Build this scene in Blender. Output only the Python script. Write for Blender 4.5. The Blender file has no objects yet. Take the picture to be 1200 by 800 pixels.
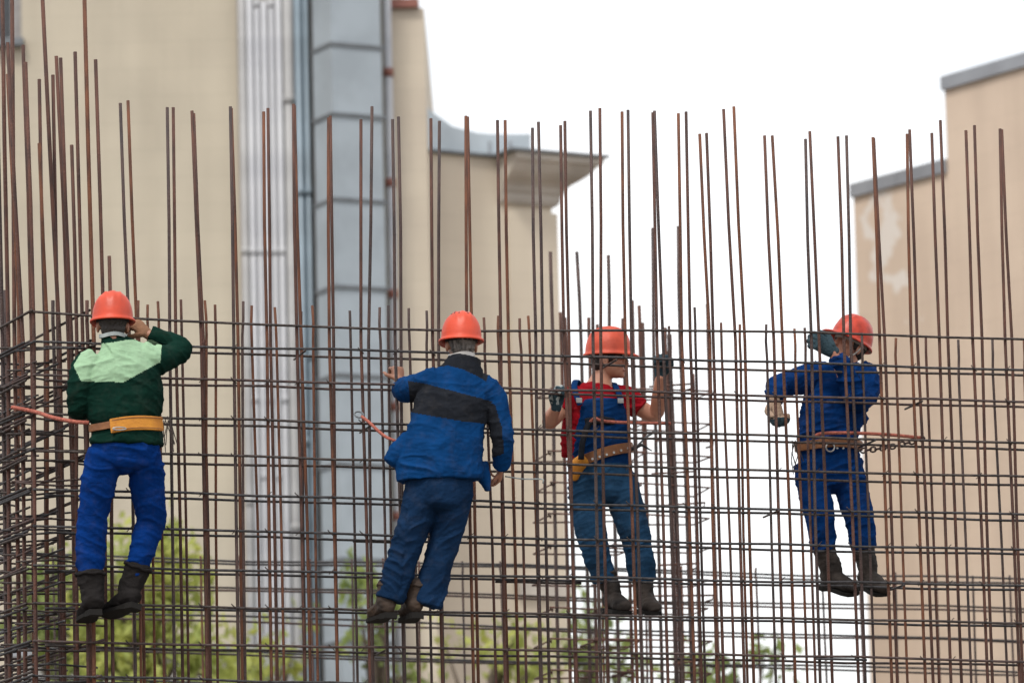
import bpy, bmesh, math, random
import numpy as np
from mathutils import Vector, Matrix, noise

random.seed(7)
SC = bpy.context.scene
COL = SC.collection
R = math.radians

# ------------------------------------------------------------------ camera
CAM = Vector((0, 0, 1.6))
FPX = 6000.0                      # focal length in photo pixels (1200 wide) = 180 mm lens
PITCH, ROLL = R(9.0), R(-1.4)
ROT = Matrix.Rotation(math.pi / 2 + PITCH, 3, 'X') @ Matrix.Rotation(ROLL, 3, 'Z')
cam_data = bpy.data.cameras.new('camera')
cam_data.lens = 180
cam_data.sensor_width = 36
cam_data.clip_end = 3000
cam_data.dof.use_dof = True
cam_data.dof.focus_distance = 28.4
cam_data.dof.aperture_fstop = 2.9
cam = bpy.data.objects.new('camera', cam_data)
COL.objects.link(cam)
cam.location = CAM
cam.rotation_euler = ROT.to_euler()
SC.camera = cam

# ------------------------------------------------------------------ sky, sun, exposure
SUN_EL, SUN_AZ = R(54), R(-24)     # azimuth measured from behind the camera towards the left
world = bpy.data.worlds.new('World')
SC.world = world
world.use_nodes = True
nt = world.node_tree
nt.nodes.clear()
out = nt.nodes.new('ShaderNodeOutputWorld')
sky = nt.nodes.new('ShaderNodeTexSky')
sky.sky_type = 'NISHITA'
sky.sun_disc = False
sky.sun_elevation = SUN_EL
sky.sun_rotation = R(180 + 24)
sky.dust_density = 3.0
bg1 = nt.nodes.new('ShaderNodeBackground')
bg1.inputs['Strength'].default_value = 0.12
nt.links.new(sky.outputs[0], bg1.inputs['Color'])
bg2 = nt.nodes.new('ShaderNodeBackground')                 # the bright cloud deck
bg2.inputs['Color'].default_value = (1.0, 0.995, 0.985, 1)
bg2.inputs['Strength'].default_value = 1.16
tc = nt.nodes.new('ShaderNodeTexCoord')
nz = nt.nodes.new('ShaderNodeTexNoise')
nz.inputs['Scale'].default_value = 3.4
nz.inputs['Detail'].default_value = 6
nz.inputs['Roughness'].default_value = 0.55
nt.links.new(tc.outputs['Generated'], nz.inputs['Vector'])
rmp = nt.nodes.new('ShaderNodeMapRange')
rmp.inputs['From Min'].default_value = 0.34
rmp.inputs['From Max'].default_value = 0.58
rmp.inputs['To Min'].default_value = 0.2
rmp.inputs['To Max'].default_value = 1.0
nt.links.new(nz.outputs['Fac'], rmp.inputs['Value'])
mx = nt.nodes.new('ShaderNodeMixShader')
nt.links.new(rmp.outputs[0], mx.inputs[0])
nt.links.new(bg1.outputs[0], mx.inputs[1])
nt.links.new(bg2.outputs[0], mx.inputs[2])
nt.links.new(mx.outputs[0], out.inputs['Surface'])

sun_data = bpy.data.lights.new('sun', 'SUN')
sun_data.energy = 1.5
sun_data.angle = R(12)
sun_data.color = (1.0, 0.95, 0.88)
sun = bpy.data.objects.new('sun', sun_data)
COL.objects.link(sun)
sdir = Vector((math.sin(SUN_AZ) * math.cos(SUN_EL), -math.cos(SUN_AZ) * math.cos(SUN_EL), math.sin(SUN_EL)))
sun.rotation_euler = sdir.to_track_quat('Z', 'Y').to_euler()
sun.location = sdir * 60
SC.view_settings.view_transform = 'Standard'
SC.view_settings.look = 'None'
SC.view_settings.exposure = 0.42
SC.view_settings.gamma = 1.0
SC.view_settings.use_curve_mapping = False
SC.render.engine = 'CYCLES'
SC.cycles.use_denoising = True
SC.cycles.max_bounces = 6

# ------------------------------------------------------------------ place helpers
def ray(px, py):
    return (ROT @ Vector(((px - 600) / FPX, -(py - 400) / FPX, -1.0)))

def U(px, py, Y):
    """point of the plane Y = const"""
    d = ray(px, py)
    return CAM + d * (Y / d.y)

def proj(p):
    q = ROT.transposed() @ (Vector(p) - CAM)
    return (600 + FPX * q.x / -q.z, 400 - FPX * q.y / -q.z)

K = 0.25                                               # the mesh wall runs away from the camera to the right
WD = Vector((1, K, 0)).normalized()                    # along the wall
WN = Vector((-WD.y, WD.x, 0))                          # through the wall, away from the camera
C0 = U(600, 400, 28.0)

def PW(px, py, off=0.0):
    """point of the wall plane (off metres behind the front layer)"""
    d = ray(px, py)
    t = ((C0 + WN * off - CAM).dot(WN)) / d.dot(WN)
    return CAM + d * t

# ------------------------------------------------------------------ object helpers
def link(o, parent=None):
    COL.objects.link(o)
    if parent:
        o.parent = parent
    return o

def tag(o, label=None, cat=None, group=None, kind=None):
    if label: o['label'] = label
    if cat: o['category'] = cat
    if group: o['group'] = group
    if kind: o['kind'] = kind
    return o

def empty(name, loc, label=None, cat=None, group=None):
    o = bpy.data.objects.new(name, None)
    o.location = loc
    o.empty_display_size = 0.2
    link(o)
    return tag(o, label, cat, group)

def mesh_obj(name, verts, faces, mat, parent=None, smooth=False, base=None):
    if base is None:
        base = parent_world(parent)
    vs = [tuple(Vector(v) - base) for v in verts]
    me = bpy.data.meshes.new(name)
    me.from_pydata(vs, [], faces)
    if mat: me.materials.append(mat)
    if smooth:
        me.polygons.foreach_set('use_smooth', [True] * len(me.polygons))
    me.update()
    return link(bpy.data.objects.new(name, me), parent)

def parent_world(p):
    v = Vector((0, 0, 0))
    while p:
        v = v + p.location
        p = p.parent
    return v

def join(*shapes):
    V, F = [], []
    for v, f in shapes:
        n = len(V)
        V += list(v)
        F += [tuple(i + n for i in q) for q in f]
    return V, F

def box(a, b):
    x0, x1 = min(a[0], b[0]), max(a[0], b[0])
    y0, y1 = min(a[1], b[1]), max(a[1], b[1])
    z0, z1 = min(a[2], b[2]), max(a[2], b[2])
    v = [(x0, y0, z0), (x1, y0, z0), (x1, y1, z0), (x0, y1, z0), (x0, y0, z1), (x1, y0, z1), (x1, y1, z1), (x0, y1, z1)]
    f = [(0, 3, 2, 1), (4, 5, 6, 7), (0, 1, 5, 4), (1, 2, 6, 5), (2, 3, 7, 6), (3, 0, 4, 7)]
    return [Vector(q) for q in v], f

def obox(c, ax, ay, az):
    """oriented box, half axes"""
    c, ax, ay, az = Vector(c), Vector(ax), Vector(ay), Vector(az)
    v = [c + ax * i + ay * j + az * k for k in (-1, 1) for (i, j) in ((-1, -1), (1, -1), (1, 1), (-1, 1))]
    f = [(0, 3, 2, 1), (4, 5, 6, 7), (0, 1, 5, 4), (1, 2, 6, 5), (2, 3, 7, 6), (3, 0, 4, 7)]
    return v, f

def tube(pts, r, sides=8, caps=True, closed=False):
    pts = [Vector(p) for p in pts]
    n = len(pts)
    rs = r if isinstance(r, (list, tuple)) else [r] * n
    V, F = [], []
    T = []
    for i in range(n):
        if closed:
            t = pts[(i + 1) % n] - pts[i - 1]
        else:
            t = pts[min(i + 1, n - 1)] - pts[max(i - 1, 0)]
        T.append(t.normalized())
    a = T[0].orthogonal().normalized()
    for i in range(n):
        a = (a - T[i] * a.dot(T[i])).normalized()
        b = T[i].cross(a)
        for k in range(sides):
            an = 2 * math.pi * k / sides
            V.append(pts[i] + (a * math.cos(an) + b * math.sin(an)) * rs[i])
    m = n if closed else n - 1
    for i in range(m):
        j = (i + 1) % n
        for k in range(sides):
            l = (k + 1) % sides
            F.append((i * sides + k, i * sides + l, j * sides + l, j * sides + k))
    if caps and not closed:
        F.append(tuple(range(sides))[::-1])
        F.append(tuple((n - 1) * sides + k for k in range(sides)))
    return V, F

def catmull(P, sub=4):
    out_ = []
    n = len(P)
    for i in range(n - 1):
        p0, p1, p2, p3 = P[max(i - 1, 0)], P[i], P[i + 1], P[min(i + 2, n - 1)]
        for s in range(sub):
            t = s / sub
            out_.append(tuple(0.5 * ((2 * b) + (-a + c) * t + (2 * a - 5 * b + 4 * c - d) * t * t + (-a + 3 * b - 3 * c + d) * t ** 3)
                              for a, b, c, d in zip(p0, p1, p2, p3)))
    out_.append(tuple(P[-1]))
    return out_

LS = 1.0                                               # build of the figure being made
def loft(secs, ax, sides=20, sub=4, capk=0.55, pw=2.0):
    """closed body of elliptical rings: secs = (point, rx, ry); rx lies along ax; rounded ends"""
    P = [(s[0][0], s[0][1], s[0][2], s[1] * LS, (s[2] if len(s) > 2 else s[1]) * LS) for s in secs]
    P = catmull(P, sub) if sub > 1 else P
    ax = Vector(ax).normalized()
    cs = [Vector(p[:3]) for p in P]
    n = len(cs)
    T = [(cs[min(i + 1, n - 1)] - cs[max(i - 1, 0)]).normalized() for i in range(n)]
    rings = []
    def cap(i, sgn):
        res = []
        for q in (0.96, 0.72, 0.38):
            m = math.sqrt(1 - q * q) * capk * min(P[i][3], P[i][4])
            res.append((cs[i] + T[i] * sgn * m, P[i][3] * q, P[i][4] * q, T[i]))
        return res
    rings += cap(0, -1)[::-1]
    rings += [(cs[i], P[i][3], P[i][4], T[i]) for i in range(n)]
    rings += cap(n - 1, 1)
    V, F = [], []
    for c, rx, ry, t in rings:
        a = (ax - t * ax.dot(t))
        if a.length < 0.05: a = t.orthogonal()
        a.normalize()
        b = t.cross(a)
        for k in range(sides):
            an = 2 * math.pi * k / sides
            x, y = math.cos(an), math.sin(an)
            if pw != 2.0:
                x = math.copysign(abs(x) ** (2 / pw), x); y = math.copysign(abs(y) ** (2 / pw), y)
            V.append(c + a * rx * x + b * ry * y)
    for i in range(len(rings) - 1):
        for k in range(sides):
            l = (k + 1) % sides
            F.append((i * sides + k, i * sides + l, (i + 1) * sides + l, (i + 1) * sides + k))
    F.append(tuple(range(sides))[::-1])
    F.append(tuple((len(rings) - 1) * sides + k for k in range(sides)))
    return V, F

def ellipsoid(M, rx, ry, rz, seg=18, ring=12):
    V, F = [M @ Vector((0, 0, -rz))], []
    for i in range(1, ring):
        th = math.pi * i / ring
        for k in range(seg):
            ph = 2 * math.pi * k / seg
            V.append(M @ Vector((rx * math.sin(th) * math.cos(ph), ry * math.sin(th) * math.sin(ph), -rz * math.cos(th))))
    V.append(M @ Vector((0, 0, rz)))
    for k in range(seg):
        l = (k + 1) % seg
        F.append((0, 1 + l, 1 + k))
        F.append((len(V) - 1, 1 + (ring - 2) * seg + k, 1 + (ring - 2) * seg + l))
        for i in range(ring - 2):
            a = 1 + i * seg
            F.append((a + k, a + l, a + seg + l, a + seg + k))
    return V, F

def fuse(name, shapes, voxel, parent, mats, smooth=4, disp=None, matfn=None):
    """one continuous skin round all the shapes"""
    V, F = join(*shapes)
    me = bpy.data.meshes.new('tmp')
    me.from_pydata([tuple(v) for v in V], [], F)
    me.update()
    bm = bmesh.new(); bm.from_mesh(me)
    bmesh.ops.recalc_face_normals(bm, faces=bm.faces)
    bm.to_mesh(me); bm.free()
    o = bpy.data.objects.new('tmp', me)
    COL.objects.link(o)
    m = o.modifiers.new('r', 'REMESH'); m.mode = 'VOXEL'; m.voxel_size = voxel
    if smooth:
        s = o.modifiers.new('s', 'SMOOTH'); s.factor = 0.5; s.iterations = smooth
    dg = bpy.context.evaluated_depsgraph_get()
    new = bpy.data.meshes.new_from_object(o.evaluated_get(dg))
    bpy.data.objects.remove(o)
    bpy.data.meshes.remove(me)
    n = len(new.vertices)
    co = np.empty(n * 3); new.vertices.foreach_get('co', co); co = co.reshape(-1, 3)
    if disp:
        no = np.empty(n * 3); new.vertex_normals.foreach_get('vector', no); no = no.reshape(-1, 3)
        d = np.array([disp(Vector(c)) for c in co])
        co = co + no * d[:, None]
    base = parent_world(parent)
    wco = co.copy()
    co = co - np.array(base)
    new.vertices.foreach_set('co', co.ravel())
    new.materials.clear()
    for mt in mats: new.materials.append(mt)
    if matfn:
        for p in new.polygons:
            c = wco[list(p.vertices)].mean(axis=0)
            p.material_index = matfn(Vector(c), p.normal)
    new.polygons.foreach_set('use_smooth', [True] * len(new.polygons))
    new.update()
    new.name = name
    return link(bpy.data.objects.new(name, new), parent)

# ------------------------------------------------------------------ materials
def mat(name, col, rough=0.7, metal=0.0, var=0.25, scale=8.0, bump=0.0, bscale=60.0, col2=None, spec=0.5, stretch=None, sheen=0.0):
    m = bpy.data.materials.new(name)
    m.use_nodes = True
    t = m.node_tree
    b = t.nodes['Principled BSDF']
    b.inputs['Roughness'].default_value = rough
    b.inputs['Metallic'].default_value = metal
    b.inputs['Specular IOR Level'].default_value = spec
    if sheen: b.inputs['Sheen Weight'].default_value = sheen
    tcn = t.nodes.new('ShaderNodeTexCoord')
    src = tcn.outputs['Object']
    if stretch:
        mp = t.nodes.new('ShaderNodeMapping')
        mp.inputs['Scale'].default_value = stretch
        t.links.new(src, mp.inputs['Vector']); src = mp.outputs[0]
    n1 = t.nodes.new('ShaderNodeTexNoise')
    n1.inputs['Scale'].default_value = scale
    n1.inputs['Detail'].default_value = 5
    t.links.new(src, n1.inputs['Vector'])
    cr = t.nodes.new('ShaderNodeValToRGB')
    c2 = col2 if col2 else tuple(c * (1 - var) for c in col)
    cr.color_ramp.elements[0].color = (*c2, 1); cr.color_ramp.elements[0].position = 0.35
    cr.color_ramp.elements[1].color = (*col, 1); cr.color_ramp.elements[1].position = 0.62
    t.links.new(n1.outputs['Fac'], cr.inputs[0])
    t.links.new(cr.outputs[0], b.inputs['Base Color'])
    if bump:
        n2 = t.nodes.new('ShaderNodeTexNoise')
        n2.inputs['Scale'].default_value = bscale
        n2.inputs['Detail'].default_value = 3
        t.links.new(src, n2.inputs['Vector'])
        bp = t.nodes.new('ShaderNodeBump')
        bp.inputs['Strength'].default_value = bump
        bp.inputs['Distance'].default_value = 0.02
        t.links.new(n2.outputs['Fac'], bp.inputs['Height'])
        t.links.new(bp.outputs[0], b.inputs['Normal'])
    return m

def rebar_mat(name, col, col2, rough):
    m = mat(name, col, rough, 0.35, scale=5.0, col2=col2, stretch=(6, 6, 1.2))
    t = m.node_tree
    b = t.nodes['Principled BSDF']
    tcn = t.nodes.new('ShaderNodeTexCoord')
    w = t.nodes.new('ShaderNodeTexNoise'); w.inputs['Scale'].default_value = 90
    t.links.new(tcn.outputs['Object'], w.inputs['Vector'])
    bp = t.nodes.new('ShaderNodeBump'); bp.inputs['Strength'].default_value = 0.6; bp.inputs['Distance'].default_value = 0.01
    t.links.new(w.outputs['Fac'], bp.inputs['Height'])
    t.links.new(bp.outputs[0], b.inputs['Normal'])
    return m

M = {}
M['rust'] = rebar_mat('rusty_rebar', (0.125, 0.056, 0.040), (0.058, 0.033, 0.028), 0.7)
M['rust2'] = rebar_mat('orange_rusty_rebar', (0.185, 0.074, 0.040), (0.09, 0.043, 0.030), 0.75)
M['rust3'] = rebar_mat('dull_rebar', (0.085, 0.052, 0.045), (0.045, 0.034, 0.034), 0.6)
M['steel'] = rebar_mat('dark_rebar', (0.046, 0.044, 0.047), (0.022, 0.020, 0.021), 0.5)
M['steel2'] = rebar_mat('brown_black_rebar', (0.062, 0.046, 0.040), (0.026, 0.021, 0.020), 0.55)
M['wire'] = mat('tie_wire', (0.06, 0.045, 0.04), 0.5, 0.4)
M['soil'] = mat('bare_soil', (0.13, 0.10, 0.075), 0.95, bump=0.5, bscale=3, scale=0.6)
M['concrete'] = mat('concrete', (0.36, 0.35, 0.33), 0.9, bump=0.2, bscale=12, scale=2)

# ------------------------------------------------------------------ ground
g = mesh_obj('ground', *[[(-900, -300, 0), (900, -300, 0), (900, 1500, 0), (-900, 1500, 0)], [(0, 1, 2, 3)]], M['soil'])
tag(g, kind='structure')
c0 = C0.copy()
sl = obox((c0.x, c0.y, 0.12), WD * 5.0, WN * 4.2, Vector((0, 0, 0.12)))
sl = ([v + WN * 3.0 for v in sl[0]], sl[1])
s_ = mesh_obj('foundation_slab', *sl, M['concrete'])
tag(s_, kind='structure')

# ------------------------------------------------------------------ buildings
def facade_mat(name, col, dark, course=0.32, patch=None):
    m = mat(name, col, 0.9, scale=0.9, col2=dark, bump=0.15, bscale=14)
    t = m.node_tree
    b = t.nodes['Principled BSDF']
    base = b.inputs['Base Color'].links[0].from_socket
    tcn = t.nodes.new('ShaderNodeTexCoord')
    mp = t.nodes.new('ShaderNodeMapping')
    mp.inputs['Rotation'].default_value = (R(90), 0, 0)
    t.links.new(tcn.outputs['Object'], mp.inputs['Vector'])
    br = t.nodes.new('ShaderNodeTexBrick')
    br.inputs['Color1'].default_value = (1, 1, 1, 1)
    br.inputs['Color2'].default_value = (0.93, 0.93, 0.93, 1)
    br.inputs['Mortar'].default_value = (0.84, 0.84, 0.84, 1)
    br.inputs['Scale'].default_value = 1.0
    br.inputs['Brick Width'].default_value = course * 2.6
    br.inputs['Row Height'].default_value = course
    br.inputs['Mortar Size'].default_value = 0.012
    br.inputs['Mortar Smooth'].default_value = 0.6
    t.links.new(mp.outputs[0], br.inputs['Vector'])
    # streaks of grime running down the render
    mp2 = t.nodes.new('ShaderNodeMapping'); mp2.inputs['Scale'].default_value = (1.6, 1.6, 0.12)
    t.links.new(tcn.outputs['Object'], mp2.inputs['Vector'])
    n = t.nodes.new('ShaderNodeTexNoise'); n.inputs['Scale'].default_value = 1.5; n.inputs['Detail'].default_value = 6
    t.links.new(mp2.outputs[0], n.inputs['Vector'])
    cr = t.nodes.new('ShaderNodeValToRGB')
    cr.color_ramp.elements[0].color = (0.82, 0.81, 0.80, 1); cr.color_ramp.elements[0].position = 0.35
    cr.color_ramp.elements[1].color = (1, 1, 1, 1); cr.color_ramp.elements[1].position = 0.6
    t.links.new(n.outputs['Fac'], cr.inputs[0])
    a = t.nodes.new('ShaderNodeMix'); a.data_type = 'RGBA'; a.blend_type = 'MULTIPLY'; a.inputs[0].default_value = 0.40
    t.links.new(base, a.inputs[6]); t.links.new(br.outputs['Color'], a.inputs[7])
    c = t.nodes.new('ShaderNodeMix'); c.data_type = 'RGBA'; c.blend_type = 'MULTIPLY'; c.inputs[0].default_value = 0.5
    t.links.new(a.outputs[2], c.inputs[6]); t.links.new(cr.outputs[0], c.inputs[7])
    res = c.outputs[2]
    if patch:
        # flaked paint: bare pale plaster below the coping
        pt, sx, sz = patch
        mp3 = t.nodes.new('ShaderNodeMapping'); mp3.vector_type = 'POINT'
        mp3.inputs['Location'].default_value = (-pt[0] * sx, -pt[1] * sx, -pt[2] * sz)
        mp3.inputs['Scale'].default_value = (sx, sx, sz)
        t.links.new(tcn.outputs['Object'], mp3.inputs['Vector'])
        ln = t.nodes.new('ShaderNodeVectorMath'); ln.operation = 'LENGTH'
        t.links.new(mp3.outputs[0], ln.inputs[0])
        n3 = t.nodes.new('ShaderNodeTexNoise'); n3.inputs['Scale'].default_value = 2.2; n3.inputs['Detail'].default_value = 7
        t.links.new(tcn.outputs['Object'], n3.inputs['Vector'])
        ad = t.nodes.new('ShaderNodeMath'); ad.operation = 'MULTIPLY_ADD'
        t.links.new(n3.outputs['Fac'], ad.inputs[0]); ad.inputs[1].default_value = 2.6
        t.links.new(ln.outputs['Value'], ad.inputs[2])
        r2 = t.nodes.new('ShaderNodeMapRange')
        r2.inputs['From Min'].default_value = 1.66; r2.inputs['From Max'].default_value = 1.52
        t.links.new(ad.outputs[0], r2.inputs['Value'])
        d = t.nodes.new('ShaderNodeMix'); d.data_type = 'RGBA'
        t.links.new(r2.outputs[0], d.inputs[0]); t.links.new(res, d.inputs[6])
        d.inputs[7].default_value = (0.66, 0.61, 0.56, 1)
        res = d.outputs[2]
    t.links.new(res, b.inputs['Base Color'])
    return m

M['beige'] = facade_mat('beige_render', (0.510, 0.458, 0.362), (0.462, 0.415, 0.33))
M['cream'] = facade_mat('cream_render', (0.61, 0.54, 0.435), (0.56, 0.49, 0.40))
M['coping'] = mat('grey_sheet_coping', (0.33, 0.35, 0.385), 0.5, 0.2, scale=1.5)
M['zinc'] = mat('blue_grey_sheet_metal', (0.345, 0.395, 0.435), 0.5, 0.15, var=0.16, scale=2.2)
M['zinc_d'] = mat('dark_flange_metal', (0.16, 0.175, 0.19), 0.55, 0.2)
M['roofmetal'] = mat('pale_roof_metal', (0.56, 0.64, 0.70), 0.5, 0.15, scale=1.2)
M['whitepipe'] = mat('white_painted_pipe', (0.49, 0.50, 0.52), 0.5, scale=2, col2=(0.39, 0.40, 0.43))
M['panel'] = mat('pale_grey_panel', (0.50, 0.50, 0.52), 0.7, scale=1.5)
M['strip'] = mat('warm_grey_render', (0.36, 0.335, 0.325), 0.9, scale=1.0)
M['greypipe'] = mat('grey_pipe', (0.36, 0.36, 0.36), 0.5, scale=2)
M['bluepipe'] = mat('blue_grey_pipe', (0.21, 0.27, 0.32), 0.45, 0.2, scale=2)
M['brownpaint'] = mat('brown_red_metal', (0.26, 0.10, 0.075), 0.6, scale=4)
M['cornice'] = mat('pale_stone_cornice', (0.52, 0.48, 0.43), 0.85, scale=2)
M['glass'] = mat('dark_window_glass', (0.03, 0.035, 0.04), 0.12, spec=0.6)
M['frame'] = mat('grey_window_frame', (0.30, 0.29, 0.29), 0.6)
M['plaster'] = mat('white_plaster', (0.78, 0.77, 0.75), 0.85, scale=1)

YB = 58.0
zg = 0.0
def X_(px, py=400, Y=YB): return U(px, py, Y).x
def Z_(py, px=400, Y=YB): return U(px, py, Y).z

bl = empty('apartment_block', (X_(230), YB, 0), 'tall beige rendered block with pipes and duct on its face', 'building')
zt = Z_(-150)
wx0, wx1 = X_(-420, 0), X_(4, 0)
win_x0, win_x1, win_z0 = X_(-60, 20), X_(25, 20), Z_(47, 10)
win_z1 = win_z0 + 1.5
# wall with a window opening: four blocks butted round the hole, in one wall
xr = X_(459, 100)
wall = join(box((wx0, YB, 0), (win_x0, YB + 9, zt)), box((win_x1, YB, 0), (xr, YB + 9, zt)),
            box((win_x0, YB, 0), (win_x1, YB + 9, win_z0)), box((win_x0, YB, win_z1), (win_x1, YB + 9, zt)),
            box((win_x0, YB + 0.25, win_z0), (win_x1, YB + 9, win_z1)))
mesh_obj('wall', *wall, M['beige'], bl)
w_ = mesh_obj('window', *box((win_x0 + 0.02, YB + 0.17, win_z0 + 0.02), (win_x1 - 0.02, YB + 0.22, win_z1 - 0.02)), M['glass'], bl)
mesh_obj('frame', *join(box((win_x0, YB + 0.11, win_z0), (win_x0 + 0.07, YB + 0.168, win_z1)), box((win_x1 - 0.13, YB + 0.11, win_z0), (win_x1 - 0.002, YB + 0.168, win_z1))), M['frame'], w_)
mesh_obj('sill', *box((win_x0 - 0.08, YB - 0.14, win_z0 - 0.09), (win_x1 + 0.03, YB + 0.11, win_z0 - 0.002)), M['zinc_d'], w_)
# lower pier at the corner of the block
zp = Z_(10, 480)
xp1 = X_(501, 200)
mesh_obj('corner_pier', *box((xr + 0.004, YB + 0.01, 0), (xp1, YB + 9, zp)), M['cream'], bl)
mesh_obj('pier_coping', *box((xr - 0.02, YB - 0.08, zp + 0.002), (xp1 - 0.06, YB + 9, zp + 0.10)), M['brownpaint'], bl)
mesh_obj('roof_coping', *box((wx0, YB - 0.1, zt + 0.002), (xr, YB + 9, zt + 0.12)), M['coping'], bl)

def pipe_run(name, label, pxs, r, m, y0, zbot, ztop, joints, jm, cat='pipe', group=None, fl=1.12):
    """vertical pipe on the facade with sockets"""
    x = X_(pxs, 200)
    e = empty(name, (x, y0, zbot), label, cat, group)
    mesh_obj('pipe', *tube([(x, y0, zbot), (x, y0, (zbot + ztop) / 2), (x, y0, ztop)], r, 14), m, e, True)
    for z in joints:
        mesh_obj('bracket', *tube([(x, y0, z - 0.05), (x, y0, z + 0.05)], r * fl, 14), jm, e, True)
    return e

yf = YB - 0.14
mesh_obj('render_strip', *box((X_(282, 300), YB - 0.03, 0), (X_(371, 300), YB + 0.3, zt - 0.01)), M['strip'], bl)
mesh_obj('backing_panel', *box((X_(291, 300), YB - 0.115, 0), (X_(335, 300), YB - 0.033, Z_(4, 310))), M['panel'], bl)
names = ['first', 'second', 'third', 'fourth', 'fifth']
for i, px in enumerate((296, 304.5, 313, 321.5, 330)):
    zj = [Z_(q, px) for q in ((8, 297, 560) if i % 2 else (297, 470))]
    pipe_run('riser_pipe', 'slim white riser pipe, %s from the beige wall in the bundle of five' % names[i], px,
             (0.036, 0.028, 0.034, 0.026, 0.036)[i], M['whitepipe'], yf, 0.0, Z_(-140 if i in (0, 4) else 6, px), zj, M['whitepipe'], group='white riser pipes')
pipe_run('wall_pipe', 'grey pipe standing in for the shadow gap left of the white pipe bundle', 287, 0.045, M['greypipe'], yf, 0, zt - 0.2, [Z_(297, 287), Z_(590, 287)], M['greypipe'])  # shade of the gap beside the beige wall, built as a grey pipe
pipe_run('wall_pipe', 'stout pale grey stack between white pipe bundle and blue downpipe', 341, 0.062, M['greypipe'], yf, 0, zt - 0.2, [Z_(120, 341), Z_(620, 341)], M['greypipe'], fl=1.15)
pipe_run('downpipe', 'blue grey downpipe just left of the square duct', 353, 0.05, M['bluepipe'], yf - 0.02, 0, zt - 0.1, [Z_(228, 354), Z_(520, 354)], M['bluepipe'], fl=1.25)
pipe_run('downpipe', 'thin grey blue downpipe touching the square duct', 362, 0.035, M['bluepipe'], yf - 0.02, 0, zt - 0.1, [Z_(228, 362), Z_(420, 362)], M['bluepipe'], fl=1.25)
pipe_run('downpipe', 'white downpipe with brown brackets beside the corner pier', 457.5, 0.05, M['whitepipe'], YB - 0.08, 0, zt - 0.1, [Z_(q, 457) for q in (87, 216, 346, 478, 606)], M['brownpaint'], fl=1.2)

# square ventilation duct, turned a little
dx = X_(411, 200)
du = empty('ventilation_duct', (dx, YB - 0.5, 0), 'square blue grey sheet metal duct rising up the beige block', 'duct')
th = R(28)
da, db = Vector((math.cos(th), math.sin(th), 0)), Vector((-math.sin(th), math.cos(th), 0))
dc = Vector((dx, YB - 0.52, 0))
hs = 0.315
zs = [Z_(q, 411) for q in (980, 760, 665, 555, 452, 350, 249, 151, 70, -20, -120)]
for i in range(len(zs) - 1):
    z0, z1 = zs[i], zs[i + 1]
    w = (0.004 if i % 2 else 0)
    mesh_obj('duct_section', *obox(dc + Vector((0, 0, (z0 + z1) / 2)), da * (0.315 + w), db * (0.24 + w), Vector((0, 0, (z1 - z0) / 2 - 0.022))), M['zinc'], du)
    mesh_obj('flange', *obox(dc + Vector((0, 0, z1)), da * 0.335, db * 0.265, Vector((0, 0, 0.021))), M['zinc_d'], du)

# lower wing with cornice and flared metal roof
wg0 = U(504, 190, 59.0)
wd2 = Vector((1, 0.55, 0)).normalized()
wn2 = Vector((-wd2.y, wd2.x, 0))
def WG(px, py, off=0.0):
    d = ray(px, py)
    return CAM + d * (((wg0 + wn2 * off - CAM).dot(wn2)) / d.dot(wn2))
wg = empty('building_wing', (wg0.x, wg0.y, 0), 'lower cream wing with stone cornice and flared metal roof', 'building')
L_ = (WG(648, 300) - wg0).dot(wd2)
zc = WG(600, 187).z
def wbox(t0, t1, n0, n1, z0, z1):
    c = Vector((wg0.x, wg0.y, 0)) + wd2 * (t0 + t1) / 2 + wn2 * (n0 + n1) / 2 + Vector((0, 0, (z0 + z1) / 2))
    return obox(c, wd2 * (t1 - t0) / 2, wn2 * (n1 - n0) / 2, Vector((0, 0, (z1 - z0) / 2)))
mesh_obj('wall', *wbox(-0.3, L_, 0, 8, 0, zc), M['cream'], wg)
mesh_obj('corner_strip', *wbox(L_ - 0.62, L_ + 0.05, -0.05, 0.6, 0, zc - 0.62), M['cream'], wg)
mesh_obj('plinth_band', *wbox(L_ - 0.62, L_ + 0.1, -0.12, 0.58, WG(640, 700).z, WG(640, 678).z), M['cornice'], wg)
px_u = 1 / 98.0
cp = [(q[0] * 0.78, q[1] * 0.9) for q in [(0.06, -0.60), (0.10, -0.54), (0.11, -0.47), (0.15, -0.43), (0.17, -0.38), (0.23, -0.33), (0.33, -0.28), (0.42, -0.22), (0.49, -0.15), (0.53, -0.10), (0.58, -0.09), (0.60, -0.045), (0.60, 0.002)]]
CV_, CF_ = [], []
for ov, dz in cp:
    for (t_, n_) in ((L_ - 0.72, 0.6), (L_ - 0.72, -ov), (L_ + ov, -ov), (L_ + ov, 6.0)):
        CV_.append(Vector((wg0.x, wg0.y, zc + dz)) + wd2 * t_ + wn2 * n_)
for k in range(len(cp) - 1):
    for q in range(3):
        CF_.append((k * 4 + q, k * 4 + q + 1, k * 4 + q + 5, k * 4 + q + 4))
CF_ += [(0, 3, 2, 1), tuple((len(cp) - 1) * 4 + q for q in range(4))]
mesh_obj('cornice', CV_, CF_, M['cornice'], wg)
mesh_obj('eaves_flashing', *wbox(L_ - 0.80, L_ + 0.52, -0.52, 7.2, zc + 0.006, zc + 0.034), M['zinc_d'], wg)
mesh_obj('eaves_flashing', *wbox(-0.3, L_ - 0.803, -0.07, 7.2, zc + 0.006, zc + 0.034), M['zinc_d'], wg)
prof = [(498, 122), (506, 131), (518, 139), (530, 148), (545, 152), (560, 156), (575, 157), (622, 157), (622, 184), (498, 178)]
fr = [WG(a, b, 0.0) for a, b in prof]
V = fr + [v + wn2 * 5 for v in fr]
n = len(fr)
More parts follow.
